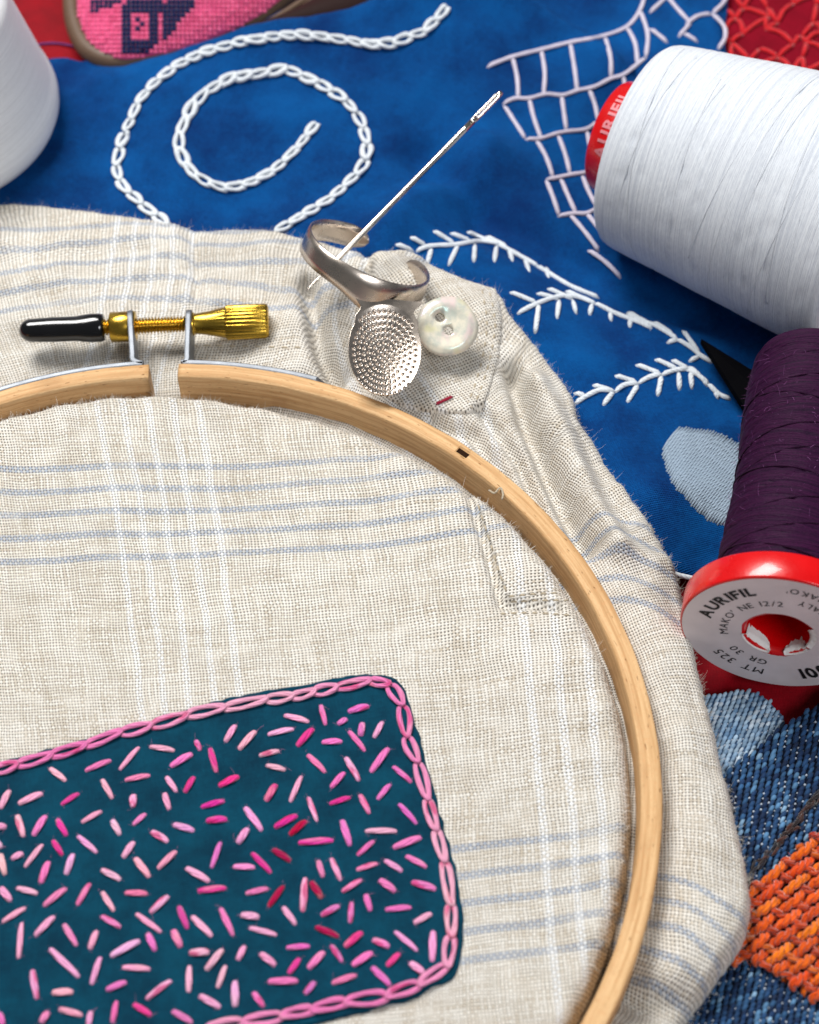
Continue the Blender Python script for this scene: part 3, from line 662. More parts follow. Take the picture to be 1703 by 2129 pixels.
for ox, txt in ((0, SA), (480, SB)):
    for e in txt.split(';'):
        q = e.split(); a, b, c, d = [float(k)/2.842 for k in q[:4]]
        A = hit(ox+a, 1380+b, zpt); B = hit(ox+c, 1380+d, zpt); dd = B-A; Ln = np.linalg.norm(dd)
        o = bpy.data.objects.get('stitch') if first else bpy.data.objects.new('stitch', STM)
        if not first: COL.objects.link(o); o.parent = patch
        first = False
        wd = random.uniform(.042, .058)
        o.location = ((A+B)/2+np.array((0, 0, wd*.5)))*S; o.rotation_euler = (0, math.atan2(A[2]-B[2], math.hypot(dd[0], dd[1])), math.atan2(dd[1], dd[0]))
        o.scale = (Ln, wd, wd); o.color = pcol(q[4])

mb = MB()
def hair(p, d, L, r=.0035):
    d = np.asarray(d, float); d = d/np.linalg.norm(d); c = rng.normal(0, .75, 3)
    P = np.array([p, p+d*L*.35, p+d*L*.7+c*L*.15, p+d*L+c*L*.4])
    v, f, uv = tube(P, np.array([1, 1, .8, .4])*r, 3, caps=False); mb.add(v, f, uv)
for o in [q for q in patch.children if q.name.startswith('stitch')]:
    for k in range(9):
        e = (random.choice((-.5, .5))*random.uniform(.6, 1.05)*o.scale[0])/1.; a = o.rotation_euler[2]
        p = np.array(o.location)/S+np.array((e*math.cos(a), e*math.sin(a), -.01))+rng.normal(0, .02, 3)*(1, 1, 0)
        hair(p, rng.normal(0, 1, 3)*(1, 1, .4)+(0, 0, .3), rng.exponential(.022)+.02, .0018)
mb.build('fluff', Mat('pink_fluff', .9, 0, .1, s2l((200, 130, 170))).mat, patch, kind='stuff')
# ---- fuzz: loose fibres on the cloth edges
mb = MB()
def hair(p, d, L, r=.0035):
    d = np.asarray(d, float); d = d/np.linalg.norm(d); c = rng.normal(0, .75, 3)
    P = np.array([p, p+d*L*.35, p+d*L*.7+c*L*.15, p+d*L+c*L*.4])
    v, f, uv = tube(P, np.array([1, 1, .8, .4])*r, 3, caps=False); mb.add(v, f, uv)
for k in range(3800):
    e = edge_pts[rng.integers(0, NT)]; ph = rng.uniform(.1, 1.5); c, s = e[4], e[5]
    r = e[3]*math.sin(ph); hz = max(e[2]-.18, .2)
    p = np.array((e[0]+r*c, e[1]+r*s, max(.12, e[2]-hz*.5*(1-math.cos(ph))*1.25)))
    d = np.array((c*math.sin(ph), s*math.sin(ph), math.cos(ph)))+rng.normal(0, .5, 3)
    hair(p, d*(1, 1, 1)+rng.normal(0, .35, 3), rng.exponential(.045)+.012, rng.uniform(.0012, .0024))
for k in range(2600):
    a = math.radians(rng.uniform(-50, 118)); r = rng.uniform(8.15, 8.42); x, y = HC[0]+r*math.cos(a), HC[1]+r*math.sin(a)
    hair(np.array((x, y, zin(x, y))), (math.cos(a)*.8+rng.normal(0, .5), math.sin(a)*.8+rng.normal(0, .5), .8), rng.exponential(.03)+.03, .003)
for k in range(1500):
    p = np.array(V[0]); a = math.radians(rng.uniform(-48, 115)); ro = float(np.interp(a, oa, orr)); r = rng.uniform(9.1, ro-.3)
    x, y = HC[0]+r*math.cos(a), HC[1]+r*math.sin(a); hair(np.array((x, y, zsk(x, y))), rng.normal(0, .6, 3)+(0, 0, .9), rng.exponential(.03)+.02, .003)
mb.build('fuzz', M_FUZZ, linen, kind='stuff')

# ================================================================ embroidery hoop
hoop = thing('embroidery_hoop', 'round wooden embroidery hoop with brass tightening screw holding the linen taut', 'embroidery hoop')
def ang_px(x, y, z): p = px(x, y, z); return math.atan2(p[1]-HC[1], p[0]-HC[0])
aL, aR = ang_px(309, 770, ZT), ang_px(370, 772, ZT); aN0, aN1 = ang_px(978, 945, ZT), ang_px(955, 928, ZT)
sec = []                                    # cross-section (radius, height, v) clockwise from inner foot
for r_, z_ in ((RI, -1.0), (RI, -.6), (RI, -.10), (RI+.012, -.03), (RI+.035, -.006), (RI+.12, 0), (RI+.14, 0), (RI+.25, 0), (RI+.27, 0), (RO-.035, -.006), (RO-.012, -.03), (RO, -.10), (RO, -.6), (RO, -1.0)): sec.append((r_, z_))
sl = np.r_[0, np.cumsum([math.hypot(sec[i+1][0]-sec[i][0], sec[i+1][1]-sec[i][1]) for i in range(len(sec)-1)])]
al = list(np.linspace(aR, aN1, 70))+[aN1-.0004]+list(np.linspace(aN1-.0006, aN0+.0006, 6))+[aN0+.0004]+list(np.linspace(aN0, aL-2*PI, 330))
V = []; UV = []
for i, a in enumerate(al):
    nt = aN0 < a < aN1 and not (abs(a-aN0) < .0005 or abs(a-aN1) < .0005)
    w_ = .012*nz(a*14, 0, 3); hz = .010*nz(a*30, 0, 7)
    for k, (r_, z_) in enumerate(sec):
        zz = z_-(.40 if nt and k in (6, 7) else 0)
        V.append((HC[0]+(r_+w_)*math.cos(a), HC[1]+(r_+w_)*math.sin(a), ZT+zz+hz)); UV.append((a*RO, sl[k]/2.4))
n = len(sec); f = grid_faces(len(al), n); m = len(V)
f += [tuple(range(n)), tuple(range(m-1, m-n-1, -1))]
mk('outer_ring', V, f, M_WOOD, hoop, uv=UV)
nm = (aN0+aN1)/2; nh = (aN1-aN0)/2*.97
mk('notch_shade', [(HC[0]+r_*math.cos(a), HC[1]+r_*math.sin(a), ZT-.05) for r_, a in ((RI+.125, nm-nh), (RI+.265, nm-nh), (RI+.265, nm+nh), (RI+.125, nm+nh))], [(0, 1, 2, 3)], plain('slot_shade_brown', (40, 24, 14), .9, .1), hoop, smooth=False)  # dark brown plate in the slot, its colour standing in for the hole's shade
# metal strips with upturned ears
zs = ZT-.40                                # height of the screw's axis
def bracket(a0, a1, earx, sgn):
    P = [np.array((HC[0]+(RO+.045)*math.cos(a), HC[1]+(RO+.045)*math.sin(a))) for a in np.linspace(a1, a0, 30)]
    e0 = px(earx, 752, ZT)[:2]; e1 = px(earx-sgn*(4 if sgn < 0 else 8)*(1 if sgn < 0 else 1), 628, ZT)[:2]
    d = (e1-e0)/np.linalg.norm(e1-e0)
    P = [p for p in P]+[e0*.5+P[-1]*.5+np.array((0, .02)), e0+d*.10]+[e0+d*q for q in np.linspace(.25, np.linalg.norm(e1-e0), 8)]
    P = resample(catmull(P, 4), 90); T = np.gradient(P, axis=0); T /= np.linalg.norm(T, axis=1)[:, None]; N = np.stack([-T[:, 1], T[:, 0]], 1)
    V = []; L = np.linspace(0, 1, 90); th = .056
    for p, nn, t in zip(P, N, L):
        hh = .40; e = (1-t)*90*.06
        top_ = ZT-.02; bot_ = ZT-.80
        if t > .93: q = (t-.93)/.07; k = .39*(1-math.sqrt(max(0, 1-q*q))); top_ -= k; bot_ += k
        if t < .03: q = (.03-t)/.03; top_ -= q*.14; bot_ += q*.14
        for s_, z_ in ((-1, bot_), (-1, top_-.01), (-.6, top_), (.6, top_), (1, top_-.01), (1, bot_)): V.append((*(p+nn*th*s_), z_))
    f = grid_faces(90, 6, True)+[tuple(range(6)), tuple(range(539, 533, -1))]
    return mk('bracket', V, f, M_STEEL, hoop, smooth=False)
bracket(aL+.012, ang_px(-40, 822, ZT), 276, 1); bracket(aR-.004, ang_px(672, 790, ZT), 388, -1)
sA = px(40, 688, zs); sB = px(559, 667, zs); sax = sB-sA; SL = np.linalg.norm(sax); sax /= SL
st = lambda x: (x-40)/519*SL              # pixel column to distance along the screw
def cyl(name, prof, mat, parent, k=40, rad=None, smooth=True):
    v, f, uv = lathe(sA, sax, prof, k, rad=rad); return mk(name, v, f, mat, parent, uv=uv, smooth=smooth)
r0 = .27
prof = [(0.0, .001)]+[(st(40)+.26*(1-math.cos(q)), .245*math.sin(q)) for q in np.linspace(.15, PI/2, 9)]+[(st(110), .26), (st(160), .262), (st(172), .285), (st(190), .300), (st(208), .298), (st(214), .285), (st(217), .25), (st(217.5), .12), (st(217.6), .001)]
cyl('rubber_cap', prof, M_BLACKCAP, hoop)
prof = []
for x in np.arange(214, 386, 1.5): prof.append((st(x), .155+.022*math.sin(2*PI*x/6.6)))
def helix(t, a, R): return np.where(R > 0, .150+.026*np.sin(2*PI*t/.066+a), R)
cyl('threaded_rod', [(q, .15) for q in np.arange(st(214), st(386), .008)], M_BRASS, hoop, 32, helix)
cyl('nut', [(st(229), .001), (st(229), .29), (st(231), .315), (st(258), .318), (st(281), .318), (st(283), .29), (st(283), .001)], M_BRASS, hoop)
kn = cyl('screw_knob', [(st(391), .001), (st(391), .235), (st(393), .25), (st(402), .25), (st(404), .235), (st(404.2), .215), (st(406), .21), (st(430), .245), (st(468), .325), (st(470), .34), (st(470.2), .35), (st(472), .365), (st(552), .365), (st(557), .345), (st(559), .30), (st(559), .001)], M_BRASS, hoop, 176,
    lambda t, a, R: np.where((R > .335) & (t > st(469)), R-.024*np.clip(np.cos(a*26)*1.6, 0, 1), R))

# ================================================================ ring thimble, needle, button
def camv(r, u, b): return r*RT+u*UP-b*FW          # right, up, towards the viewer
th = thing('ring_thimble', 'silver ring thimble with dimpled oval plate lying on the linen', 'thimble')
TC = px(769, 524, 2.62); e1 = camv(1.17, -.605, 0); e2 = camv(.261, .505, -1.18); e2 *= np.linalg.norm(e1)/np.linalg.norm(e2)
ax = np.cross(e1, e2); ax /= np.linalg.norm(ax)
RR = np.linalg.norm(e1); V = []; nb = 110
for i, td in enumerate(np.linspace(100, 420, nb)):
    a = math.radians(td); rd = (math.cos(a)*e1+math.sin(a)*e2)/RR
    q = min(td-100, 420-td)/22; endk = 1 if q >= 1 else math.sqrt(max(0.0, 1-(1-q)**2)); hw = .25*endk+.004
    wide = .30*math.exp(-((td-300)/26)**2); ep = .06*math.sin(a*2)
    for s_, rr_ in ((0, 0), (.015, .025), (.35, .03), (.7, .03), (.985, .025), (1, 0), (.985, -.025), (.7, -.03), (.35, -.03), (.015, -.025)):
        mid = -.25; ha = mid+hw*(1-2*s_) - (wide*s_)
        fl = .12*sst(345, 400, td)*s_+.04*sst(345, 420, td)
        V.append(TC+rd*(RR+rr_+ep*.3+fl)+ax*ha)
f = grid_faces(nb, 10, True)+[tuple(range(10)), tuple(range(nb*10-1, nb*10-11, -1))]
mk('band', V, f, M_NICKEL, th)
# plate: oval dish with dimples, hung from the front of the band
pt = px(806, 622, 2.62); pb = px(794, 822, 1.95); pl = (pb-pt); PL = np.linalg.norm(pl); pl /= PL
pw = camv(1, .06, -.20); pw -= pl*np.dot(pw, pl); pw /= np.linalg.norm(pw); pn = np.cross(pw, pl); pn *= np.sign(np.dot(pn, -FW))
NU, NVv = 170, 230
dm = []
for ring in range(0, 13):
    R_ = ring*.104
    k = max(1, int(2*PI*R_*1.1/.112))
    for j in range(k): dm.append((R_*math.cos(2*PI*(j+.5*(ring % 2))/k), R_*math.sin(2*PI*(j+.5*(ring % 2))/k)*1.22))
dm = np.array([d for d in dm if (d[0]/.67)**2+(d[1]/1.0)**2 < 1])
def plate_pt(uu, vv, dimple=True):
    """uu,vv in the unit disc-ish square; returns local (x,y) half-width .76, half-length"""
    return uu, vv
V = np.zeros((NVv, NU, 3)); cx_, cy_ = 0, .12
for i, q in enumerate(np.linspace(0, 1, NVv)):
    # half width along the length: a neck at the top, then the oval
    y = (q-.5)*2                                           # -1 top, 1 tip
    oy = (q*PL-PL*.53)/(PL*.47)
    wo = .735*math.sqrt(max(0, 1-oy*oy)) if oy > -1 else 0
    wn = .70-.16*sst(0, .12, q)+.10*sst(.12, .24, q)-.9*sst(.3, .6, q)
    hw = max(wo, wn if q < .34 else 0, .006)
    xs = np.linspace(-hw, hw, NU); yy = q*PL
    dish = -.14*(1-(xs/.76)**2-((yy-PL*.53)/(PL*.47))**2).clip(0) + .06*(xs/.76)**2
    D = np.zeros(NU)
    for dx_, dy_ in dm:
        cyv = PL*.56+dy_
        if abs(cyv-yy) < .09:
            r2 = (xs-dx_)**2+(cyv-yy)**2; D += -.034*np.exp(-r2/(.026**2)) + .006*np.exp(-((np.sqrt(r2)-.042)/.012)**2)
    V[i] = pt+pw*xs[:, None]+pl*yy+pn*(dish+D+.02)[:, None]
Vb = V-pn*.05
Vall = np.vstack([V.reshape(-1, 3), Vb.reshape(-1, 3)]); nV = NU*NVv
f = grid_faces(NVv, NU)
for i in range(NVv-1):
    a, b = i*NU, (i+1)*NU; f += [(a, b, b+nV, a+nV), (a+NU-1, a+NU-1+nV, b+NU-1+nV, b+NU-1)]
f += [tuple(q+nV for q in reversed(k)) for k in grid_faces(NVv, NU)]
f += [(NU*(NVv-1)+j, NU*(NVv-1)+j+1, NU*(NVv-1)+j+1+nV, NU*(NVv-1)+j+nV) for j in range(NU-1)]
mk('dimpled_plate', Vall, f, M_NICKEL, th)

A = px(637, 604, 1.82); B = px(1043, 191, 3.45); d = B-A; NL = np.linalg.norm(d); d /= NL
side = np.cross(d, -FW); side /= np.linalg.norm(side)
nd = thing('sewing_needle', 'long shiny sewing needle slanting through the ring thimble, eye uppermost', 'needle')
tt = np.r_[np.linspace(0, .06, 8), np.linspace(.1, .85, 16)]
rr = np.minimum(.060, .004+.056*np.minimum(1, tt/.17)**.7)
rr = np.where(tt > .6, .060+.010*(tt-.6)/.25, rr)
mb = MB(); v, f, uv = tube([A+d*NL*t for t in tt], rr, 16); mb.add(v, f, uv); mb.build('shaft', M_NEEDLE, nd)
mb = MB()
for s_ in (1, -1):
    q = np.linspace(.838, .99, 16)
    off = np.array([.040*sst(.838, .862, t)*(1-.35*sst(.965, .99, t)) for t in q])
    r_ = np.array([.050-.020*sst(.84, .868, t)+.010*sst(.96, .985, t) for t in q]); r_[-1] *= .6
    v, f, uv = tube([A+d*NL*t+side*s_*o_ for t, o_ in zip(q, off)], r_, 12, 1.6, up=-FW); mb.add(v, f, uv)
v, f, uv = tube([A+d*NL*t for t in (.966, .975, .99, .998, 1.0)], np.array([.02, .05, .066, .05, .015]), 14); mb.add(v, f, uv)
v, f, uv = tube([A+d*NL*t for t in (.83, .85, .862, .866)], np.array([.064, .060, .04, .01]), 14); mb.add(v, f, uv)
mb.build('eye', M_NEEDLE, nd)

# button
bn = -FW*.92+np.array((.10, .0, .25)); bn /= np.linalg.norm(bn)
bx = np.cross(UP, bn); bx /= np.linalg.norm(bx); by = np.cross(bn, bx)
BC = px(929, 678, 2.05)
def loop(c, r, n, rag=0): return [(c[0]+(r*(1+rag*nz(math.cos(a), math.sin(a), 4, 1.4)))*math.cos(a), c[1]+(r*(1+rag*nz(math.cos(a), math.sin(a), 4, 1.4)))*math.sin(a)) for a in np.linspace(0, 2*PI, n, endpoint=False)]
HO = [(-.135, .185), (.035, -.085)]; hr = .105
pts = loop((0, 0), .63, 72, .06); edges = [(i, (i+1) % 72) for i in range(72)]
for h in HO:
    b0 = len(pts); pts += loop(h, hr, 20); edges += [(b0+i, b0+(i+1) % 20) for i in range(20)]
for r_ in (.56, .50, .42, .33, .24, .15, .06):
    for p in loop((0, 0), r_, max(8, int(r_*70)), .03):
        if all(math.hypot(p[0]-h[0], p[1]-h[1]) > hr+.025 for h in HO): pts.append(p)
cv, ce, cf, *_ = delaunay_2d_cdt([Vector(p) for p in pts], edges, [], 0, 1e-5)
cf = [q for q in cf if math.hypot(*(sum((cv[i] for i in q), Vector((0, 0)))/len(q))) < .66 and all(math.hypot(*((sum((cv[i] for i in q), Vector((0, 0)))/len(q))-Vector(h))) > hr*.97 for h in HO)]
def bz(x, y):
    r = math.hypot(x, y); return .055-.075*sst(.46, .62, r)-.05*(1-sst(.30, .44, r))*sst(0, .2, .4)+.012*nz(x, y, 1, 3)
V = [BC+bx*p[0]+by*p[1]+bn*bz(*p) for p in cv]; n0 = len(V)
V += [BC+bx*p[0]*.93+by*p[1]*.93-bn*.16 if math.hypot(*p) > .4 else BC+bx*p[0]+by*p[1]-bn*.16 for p in cv]
F = [tuple(q) for q in cf]+[tuple(i+n0 for i in reversed(q)) for q in cf]
ec = {}
for q in cf:
    for i in range(len(q)):
        e = (q[i], q[(i+1) % len(q)]); ec[tuple(sorted(e))] = None if tuple(sorted(e)) in ec else e
F += [(e[1], e[0], e[0]+n0, e[1]+n0) for e in ec.values() if e]
V = np.array(V)
btn = mk('shell_button', V-BC, F, M_PEARL); btn.location = BC*S
tag(btn, 'small two hole mother of pearl button leaning against the dimpled thimble', 'button')

# ================================================================ lettering
_g = {}
def glyph(ch, bold):
    if (ch, bold) in _g: return _g[(ch, bold)]
    cu = bpy.data.curves.new('glyph', 'FONT'); cu.body = ch; cu.size = 1.; cu.offset = .034 if bold else 0.; cu.resolution_u = 3
    o = bpy.data.objects.new('glyph', cu); COL.objects.link(o); dg = bpy.context.evaluated_depsgraph_get()
    me = o.evaluated_get(dg).to_mesh(); v = np.array([tuple(q.co) for q in me.vertices]).reshape(-1, 3); f = [tuple(p.vertices) for p in me.polygons]
    o.evaluated_get(dg).to_mesh_clear(); bpy.data.objects.remove(o); bpy.data.curves.remove(cu)
    if len(v): x0, x1 = v[:, 0].min(), v[:, 0].max(); v[:, 0] -= x0; r = (v, f, x1-x0)
    else: r = (v, f, .28)
    _g[(ch, bold)] = r; return r
def text_line(txt, h, bold, place, sp=.14):
    """place(x, y) -> point; x along the line, y across it"""
    mb = MB(); x = 0.
    for ch in txt:
        v, f, w_ = glyph(ch, bold)
        if len(v): mb.add([place(x+q[0]*h, q[1]*h) for q in v], f)
        x += (w_+sp)*h
    return mb, x

# ================================================================ purple spool
sp = thing('purple_thread_spool', 'purple thread spool with red flange and silver paper label, lying on its side', 'thread spool')
yaw = math.radians(13.5); a3 = np.array((math.sin(yaw), math.cos(yaw), .0)); a3 /= np.linalg.norm(a3)
FR = 1.76; FC = px(1619, 1318, FR+.22)         # centre of the labelled face
hh = np.array((0, 0, 1.)); bxs = np.cross(a3, hh); bxs /= np.linalg.norm(bxs); bys = np.cross(bxs, a3)
if np.dot(bxs, RT) < 0: bxs = -bxs
ft = .56
prof = [(.10, .58), (.03, .60), (.0, .62), (0., .75), (-.004, 1.0), (.0, FR-.045), (.002, FR-.03), (.010, FR-.008), (.03, FR), (ft-.03, FR), (ft-.008, FR-.012), (ft, FR-.04), (ft+.01, 1.2), (ft+.01, .9)]
v, f, uv = lathe(FC, a3, prof, 128); mk('flange', v, f, M_REDPL, sp, uv=uv)
v, f, uv = lathe(FC, a3, [(.06, .59), (.5, .56), (2., .56), (5.9, .56)], 64); mk('core_tube', v, f, M_REDPL, sp, uv=uv)
prof = [(ft, 1.10), (ft+.05, 1.18)]+[(ft+.05+q, 1.23-.008*q+.03*math.sin(q*1.7)) for q in np.linspace(.05, 5.65, 150)]+[(ft+5.85, 1.12), (ft+5.97, 1.0), (ft+6.05, .6)]
def wrap(t, a, R):
    g_ = 0
    for k, (p0, pit, dp) in enumerate(((0., .78, .05), (.35, .93, .04), (.6, -.86, .045), (.15, -.7, .035), (.5, 1.9, .05))):
        ph = (t/pit-a/(2*PI)*(1 if k != 4 else 2)+p0) % 1.; g_ = g_+dp*np.exp(-((ph-.5)/.02)**2)
    fine = .011*np.sin(t*95+a*3)+.006*np.sin(t*130-a*4)
    return np.where(R > 1.15, R-g_*.65+fine, R)
v, f, uv = lathe(FC, a3, np.array(prof), 260, rad=wrap); mk('thread_winding', v, f, M_PURPLE, sp, uv=uv)
for k in range(9):
    t0 = ft+.45+k*.60; sg = 1.5 if k % 3 else -1; q = np.linspace(-.4, 3.6, 60)
    P = [FC+a3*(t0+sg*.20*(x_-1.6)+.02*math.sin(x_*3+k))+(bxs*-math.cos(x_)+bys*math.sin(x_))*(1.232-.008*(t0-ft)+.03*math.sin((t0-ft)*1.7)) for x_ in q]
    v, f, uv = tube(P, .014, 6, caps=True); mk('thread_strand', v, f, M_PURPLE, sp, uv=uv)
# torn label: ring with a ragged inner edge
ni = 120; V = []
for i, q in enumerate(np.linspace(0, 1, 8)):
    for j in range(ni):
        a = 2*PI*j/ni; low = math.exp(-((((a-4.85+PI) % (2*PI))-PI)/.5)**2)
        ri = .66+.02*nz(math.cos(a)*3, math.sin(a)*3, 1)+.05*low+.04*low*nz(a*8, 0, 3); r_ = ri+(FR-.04-ri)*q
        V.append(FC-a3*(.012+.004*nz(math.cos(a)*2*r_, math.sin(a)*2*r_, 2))+(bxs*math.cos(a)+bys*math.sin(a))*r_)
lab = mk('label', V, grid_faces(8, ni, True), M_LABEL, sp)
mbt = MB()
for a0, a1, dep in ((3.45, 4.62, .34), (5.05, 5.85, .26), (5.9, 6.9, .08)):
    m_ = 26; V = []
    for q in np.linspace(0, 1, 6):
        for j in range(m_):
            a = a0+(a1-a0)*j/(m_-1); e = math.sin(PI*j/(m_-1))**.35
            r_ = .67-.11*min(1, q*3)+.0*q; V.append(FC+a3*(-.02+(dep*e*(1+.45*nz(a*9, 1, 2)))*q)+(bxs*math.cos(a)+bys*math.sin(a))*(r_-.03*math.sin(q*5)*.5))
    mbt.add(V, grid_faces(6, m_))
mbt.build('torn_paper', M_TORN, sp)
def arc(rad, a0, flip=False, fwd=True):
    def place(x, y):
        if not flip: a = a0-x/rad; r_ = rad+y
        else: a = a0+x/rad; r_ = rad-y
        return FC-a3*.021+(bxs*math.cos(a)+bys*math.sin(a))*r_
    return place
D2R = math.radians
for txt, bold, rad, a0, a1, flip, spc in (("AURIFIL", True, 1.24, 176, 116, False, .10), ("MAKO' NE 12/2", False, .90, 199, 93, False, .17), ("MT 325", False, 1.24, 268, 221, False, .2), ("GR 30", False, .92, 268, 221, False, .2),
                                     ("COTONE MAKO'", False, 1.50, 22, 96, True, .2), ("MADE IN ITALY", False, 1.20, 0, 84, True, .18), ("100%", True, 1.45, -62, -22, True, .1)):
    _, w_ = text_line(txt, 1., bold, lambda x, y: FC, spc); h = abs(D2R(a1-a0))*rad/w_       # letter height that fills the arc
    mbx, w_ = text_line(txt, h, bold, arc(rad, D2R(a0), flip), spc); mbx.build('lettering', M_INK, lab, smooth=False)
mb = MB()
for k in range(420):
    a = rng.uniform(-.4, 3.4); t = ft+rng.uniform(.1, 5.3); nn = -bxs*math.cos(a)+bys*math.sin(a)
    hair(FC+a3*t+nn*1.22, nn+rng.normal(0, .8, 3), rng.exponential(.05)+.03, .003)
mb.build('fuzz', M_FUZZP, sp, kind='stuff')

# ================================================================ white cone of thread
wc = thing('white_thread_cone', 'large white thread cone with red core lying on the blue cloth', 'thread cone')
wy = math.radians(-33); a4 = np.array((math.cos(wy), math.sin(wy), .085)); a4 /= np.linalg.norm(a4)
W0 = px(1333, 303, 2.42)
prof = [(.02, 1.0), (.0, 1.7), (.0, 2.08), (.03, 2.16), (.10, 2.22), (.2, 2.26)]+[(q, 2.25+.112*q) for q in np.linspace(.3, 5.3, 60)]+[(5.42, 2.81), (5.46, 2.69), (5.46, 1.2)]
def wrap2(t, a, R):
    g_ = 0
    for p0, pit, dp in ((.1, 1.3, .012), (.5, 1.7, .012), (.3, -1.5, .014), (.8, -2.1, .01)):
        ph = (t/pit-a/(2*PI)+p0) % 1.; g_ = g_+2.2*dp*np.exp(-((ph-.5)/.010)**2)
    return np.where(R > 2.2, R-g_+.004*np.sin(t*70+a*2), R)
v, f, uv = lathe(W0, a4, np.array(prof), 240, rad=wrap2); mk('thread_winding', v, f, M_WHITESP, wc, uv=uv)
cr = 1.22
v, f, uv = lathe(W0, a4, [(-.60, .7), (-.72, .75), (-.76, .95), (-.76, cr-.12), (-.74, cr-.05), (-.68, cr), (.15, cr+.06)], 96); mk('core', v, f, M_REDPL, wc, uv=uv)
v, f, uv = lathe(W0, a4, [(5.4, 2.0), (5.5, 2.25), (5.55, 2.30), (5.9, 2.34), (5.97, 2.25), (5.97, .8)], 96); mk('core_foot', v, f, M_REDPL, wc, uv=uv)
h4 = np.array((0, 0, 1.)); b4 = np.cross(h4, a4); b4 /= np.linalg.norm(b4); c4 = np.cross(a4, b4)
mbx, w_ = text_line("AURIFIL", .38, True, lambda x, y: W0+a4*(-.28-y*.9)+(-b4*math.cos(.30+x/cr)+c4*math.sin(.30+x/cr))*(cr+.030), .14)
mbx.build('lettering', M_WHITEINK, wc, smooth=False)

for k in range(10):
    t0 = .5+k*.48+random.uniform(-.1, .1); x0 = random.uniform(-.5, .1); sg = random.choice((-.5, -.3, .3, .5, .9))
    P = [W0+a4*(t0+sg*(q-x0)*.5)+(-b4*math.cos(q)+c4*math.sin(q))*(2.25+.112*(t0+sg*(q-x0)*.5)-.007) for q in np.linspace(x0, x0+random.uniform(1.4, 2.6), 50)]
    v, f, uv = tube(P, .013, 8); mk('thread_strand', v, f, M_WHITESP, wc, uv=uv)

# ================================================================ upright white spool at the left edge
ws = thing('white_thread_bobbin', 'white conical spool standing upright at the left edge, out of focus', 'thread spool')
WB = px(-160, 266, .45); WB[2] = .42
prof = [(0, .01), (0, 2.5), (.05, 2.85), (.15, 3.05), (.3, 3.2), (.5, 3.29), (.7, 3.31), (.9, 3.27)]+[(q, 3.29-.25*(q-.7)) for q in np.linspace(1.1, 3.4, 30)]+[(3.52, 2.52), (3.62, 2.40), (3.68, 2.26), (3.70, 2.1), (3.67, 1.9), (3.56, 1.72), (3.4, 1.64)]
v, f, uv = lathe(WB, (0, 0, 1), prof, 120); mk('thread_winding', v, f, M_BOBBIN, ws, uv=uv)
v, f, uv = lathe(WB, (0, 0, 1), [(3.3, 1.68), (3.42, 1.64), (3.48, 1.56), (3.46, 1.35), (3.3, 1.3), (2.0, 1.28), (1.0, 1.25)], 80); mk('core', v, f, M_CREAM, ws, uv=uv)
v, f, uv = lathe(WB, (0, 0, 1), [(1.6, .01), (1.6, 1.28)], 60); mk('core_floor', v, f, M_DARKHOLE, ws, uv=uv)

# ================================================================ pink cross-stitched slipper
sh = thing('pink_slipper', 'pink cross stitched slipper toe with navy motif and brown leather edging', 'slipper')
edge = [(230, -230), (165, -90), (160, 0), (170, 55), (196, 98), (245, 120), (305, 116), (400, 92), (500, 52), (580, 0), (680, -90), (720, -200), (480, -330)]
B = catmull(pxl(edge, .75), 10, True)[:, :2]; cB = np.array(px(400, -110, .8)[:2]); nB = len(B)
def zsh(s): return .72+1.15*max(0, 1-s**2.2)**.75
V = []; UV = []
for s in np.linspace(0, 1, 40):
    for p in B:
        q = cB+(p-cB)*s; V.append((q[0], q[1], zsh(s))); UV.append(q)
mk('upper', V, grid_faces(40, nB, True), cloth_mat('pink_canvas', (200, 70, 116), (214, 88, 134), .09, .01, .1), sh, uv=UV)
bm = ["#######.########.######.", "#####..################.", "##.....###############..", ".......##....##.#####...", ".......##.#..##.####....", ".......##..#.##.###.....", ".......##.#..##.###.....", ".......##....##.##......", ".......##....##.#.......", ".......########.........", ".......#######..........", ".......######..........."]
mb = MB(); mbn = MB()
def shz(p):
    d = p-cB; r = np.linalg.norm(d); a = math.atan2(d[1], d[0])
    ba = np.arctan2(B[:, 1]-cB[1], B[:, 0]-cB[0]); j = np.argmin(np.abs(((ba-a+PI) % (2*PI))-PI)); return r/np.linalg.norm(B[j]-cB)
cell = 9.4
def march(X, Y, zf):
    z = 2.1
    while z > .3:
        p = px(X, Y, z)
        if zf(p[0], p[1]) >= z: return p
        z -= .02
    return px(X, Y, .3)
for i in range(-2, 52):
    for j in range(-5, 17):
        X, Y = 160+i*cell+(cell*.5 if j % 2 else 0)*0, j*cell
        p = march(X+cell/2, Y+cell/2, lambda x, y: zsh(min(1, shz(np.array((x, y)))))); s = shz(p[:2])
        if s > .995: continue
        ci = int((X-184)/9.4+.01) if X >= 184 else -1
        navy = 0 <= j < len(bm) and 0 <= ci < 24 and bm[j][ci] == '#'
        col = s2l((12, 24, 74)) if navy else s2l(tuple(np.array((226, 92, 138))+rng.normal(0, 8)))
        for dx_, dy_ in ((1, 1), (1, -1)):
            P = np.array([p+np.array((-.036*dx_, -.042*dy_, -.005)), p+np.array((0, 0, .035)), p+np.array((.036*dx_, .042*dy_, -.005))])
            v, f, uv = tube(P, np.array([.030, .040, .030])*(1.45 if navy else 1), 5); (mbn if navy else mb).add(v, f, uv, col)
up = mb.build('cross_stitches', M_CROSS, sh, kind='stuff'); mbn.build('navy_motif', M_CROSS, sh, kind='stuff')
def rand_pts(off): return [(a-off*(1 if i < 7 else .2), b+off*(.9 if 3 <= i <= 9 else .3)) for i, (a, b) in enumerate(edge)]
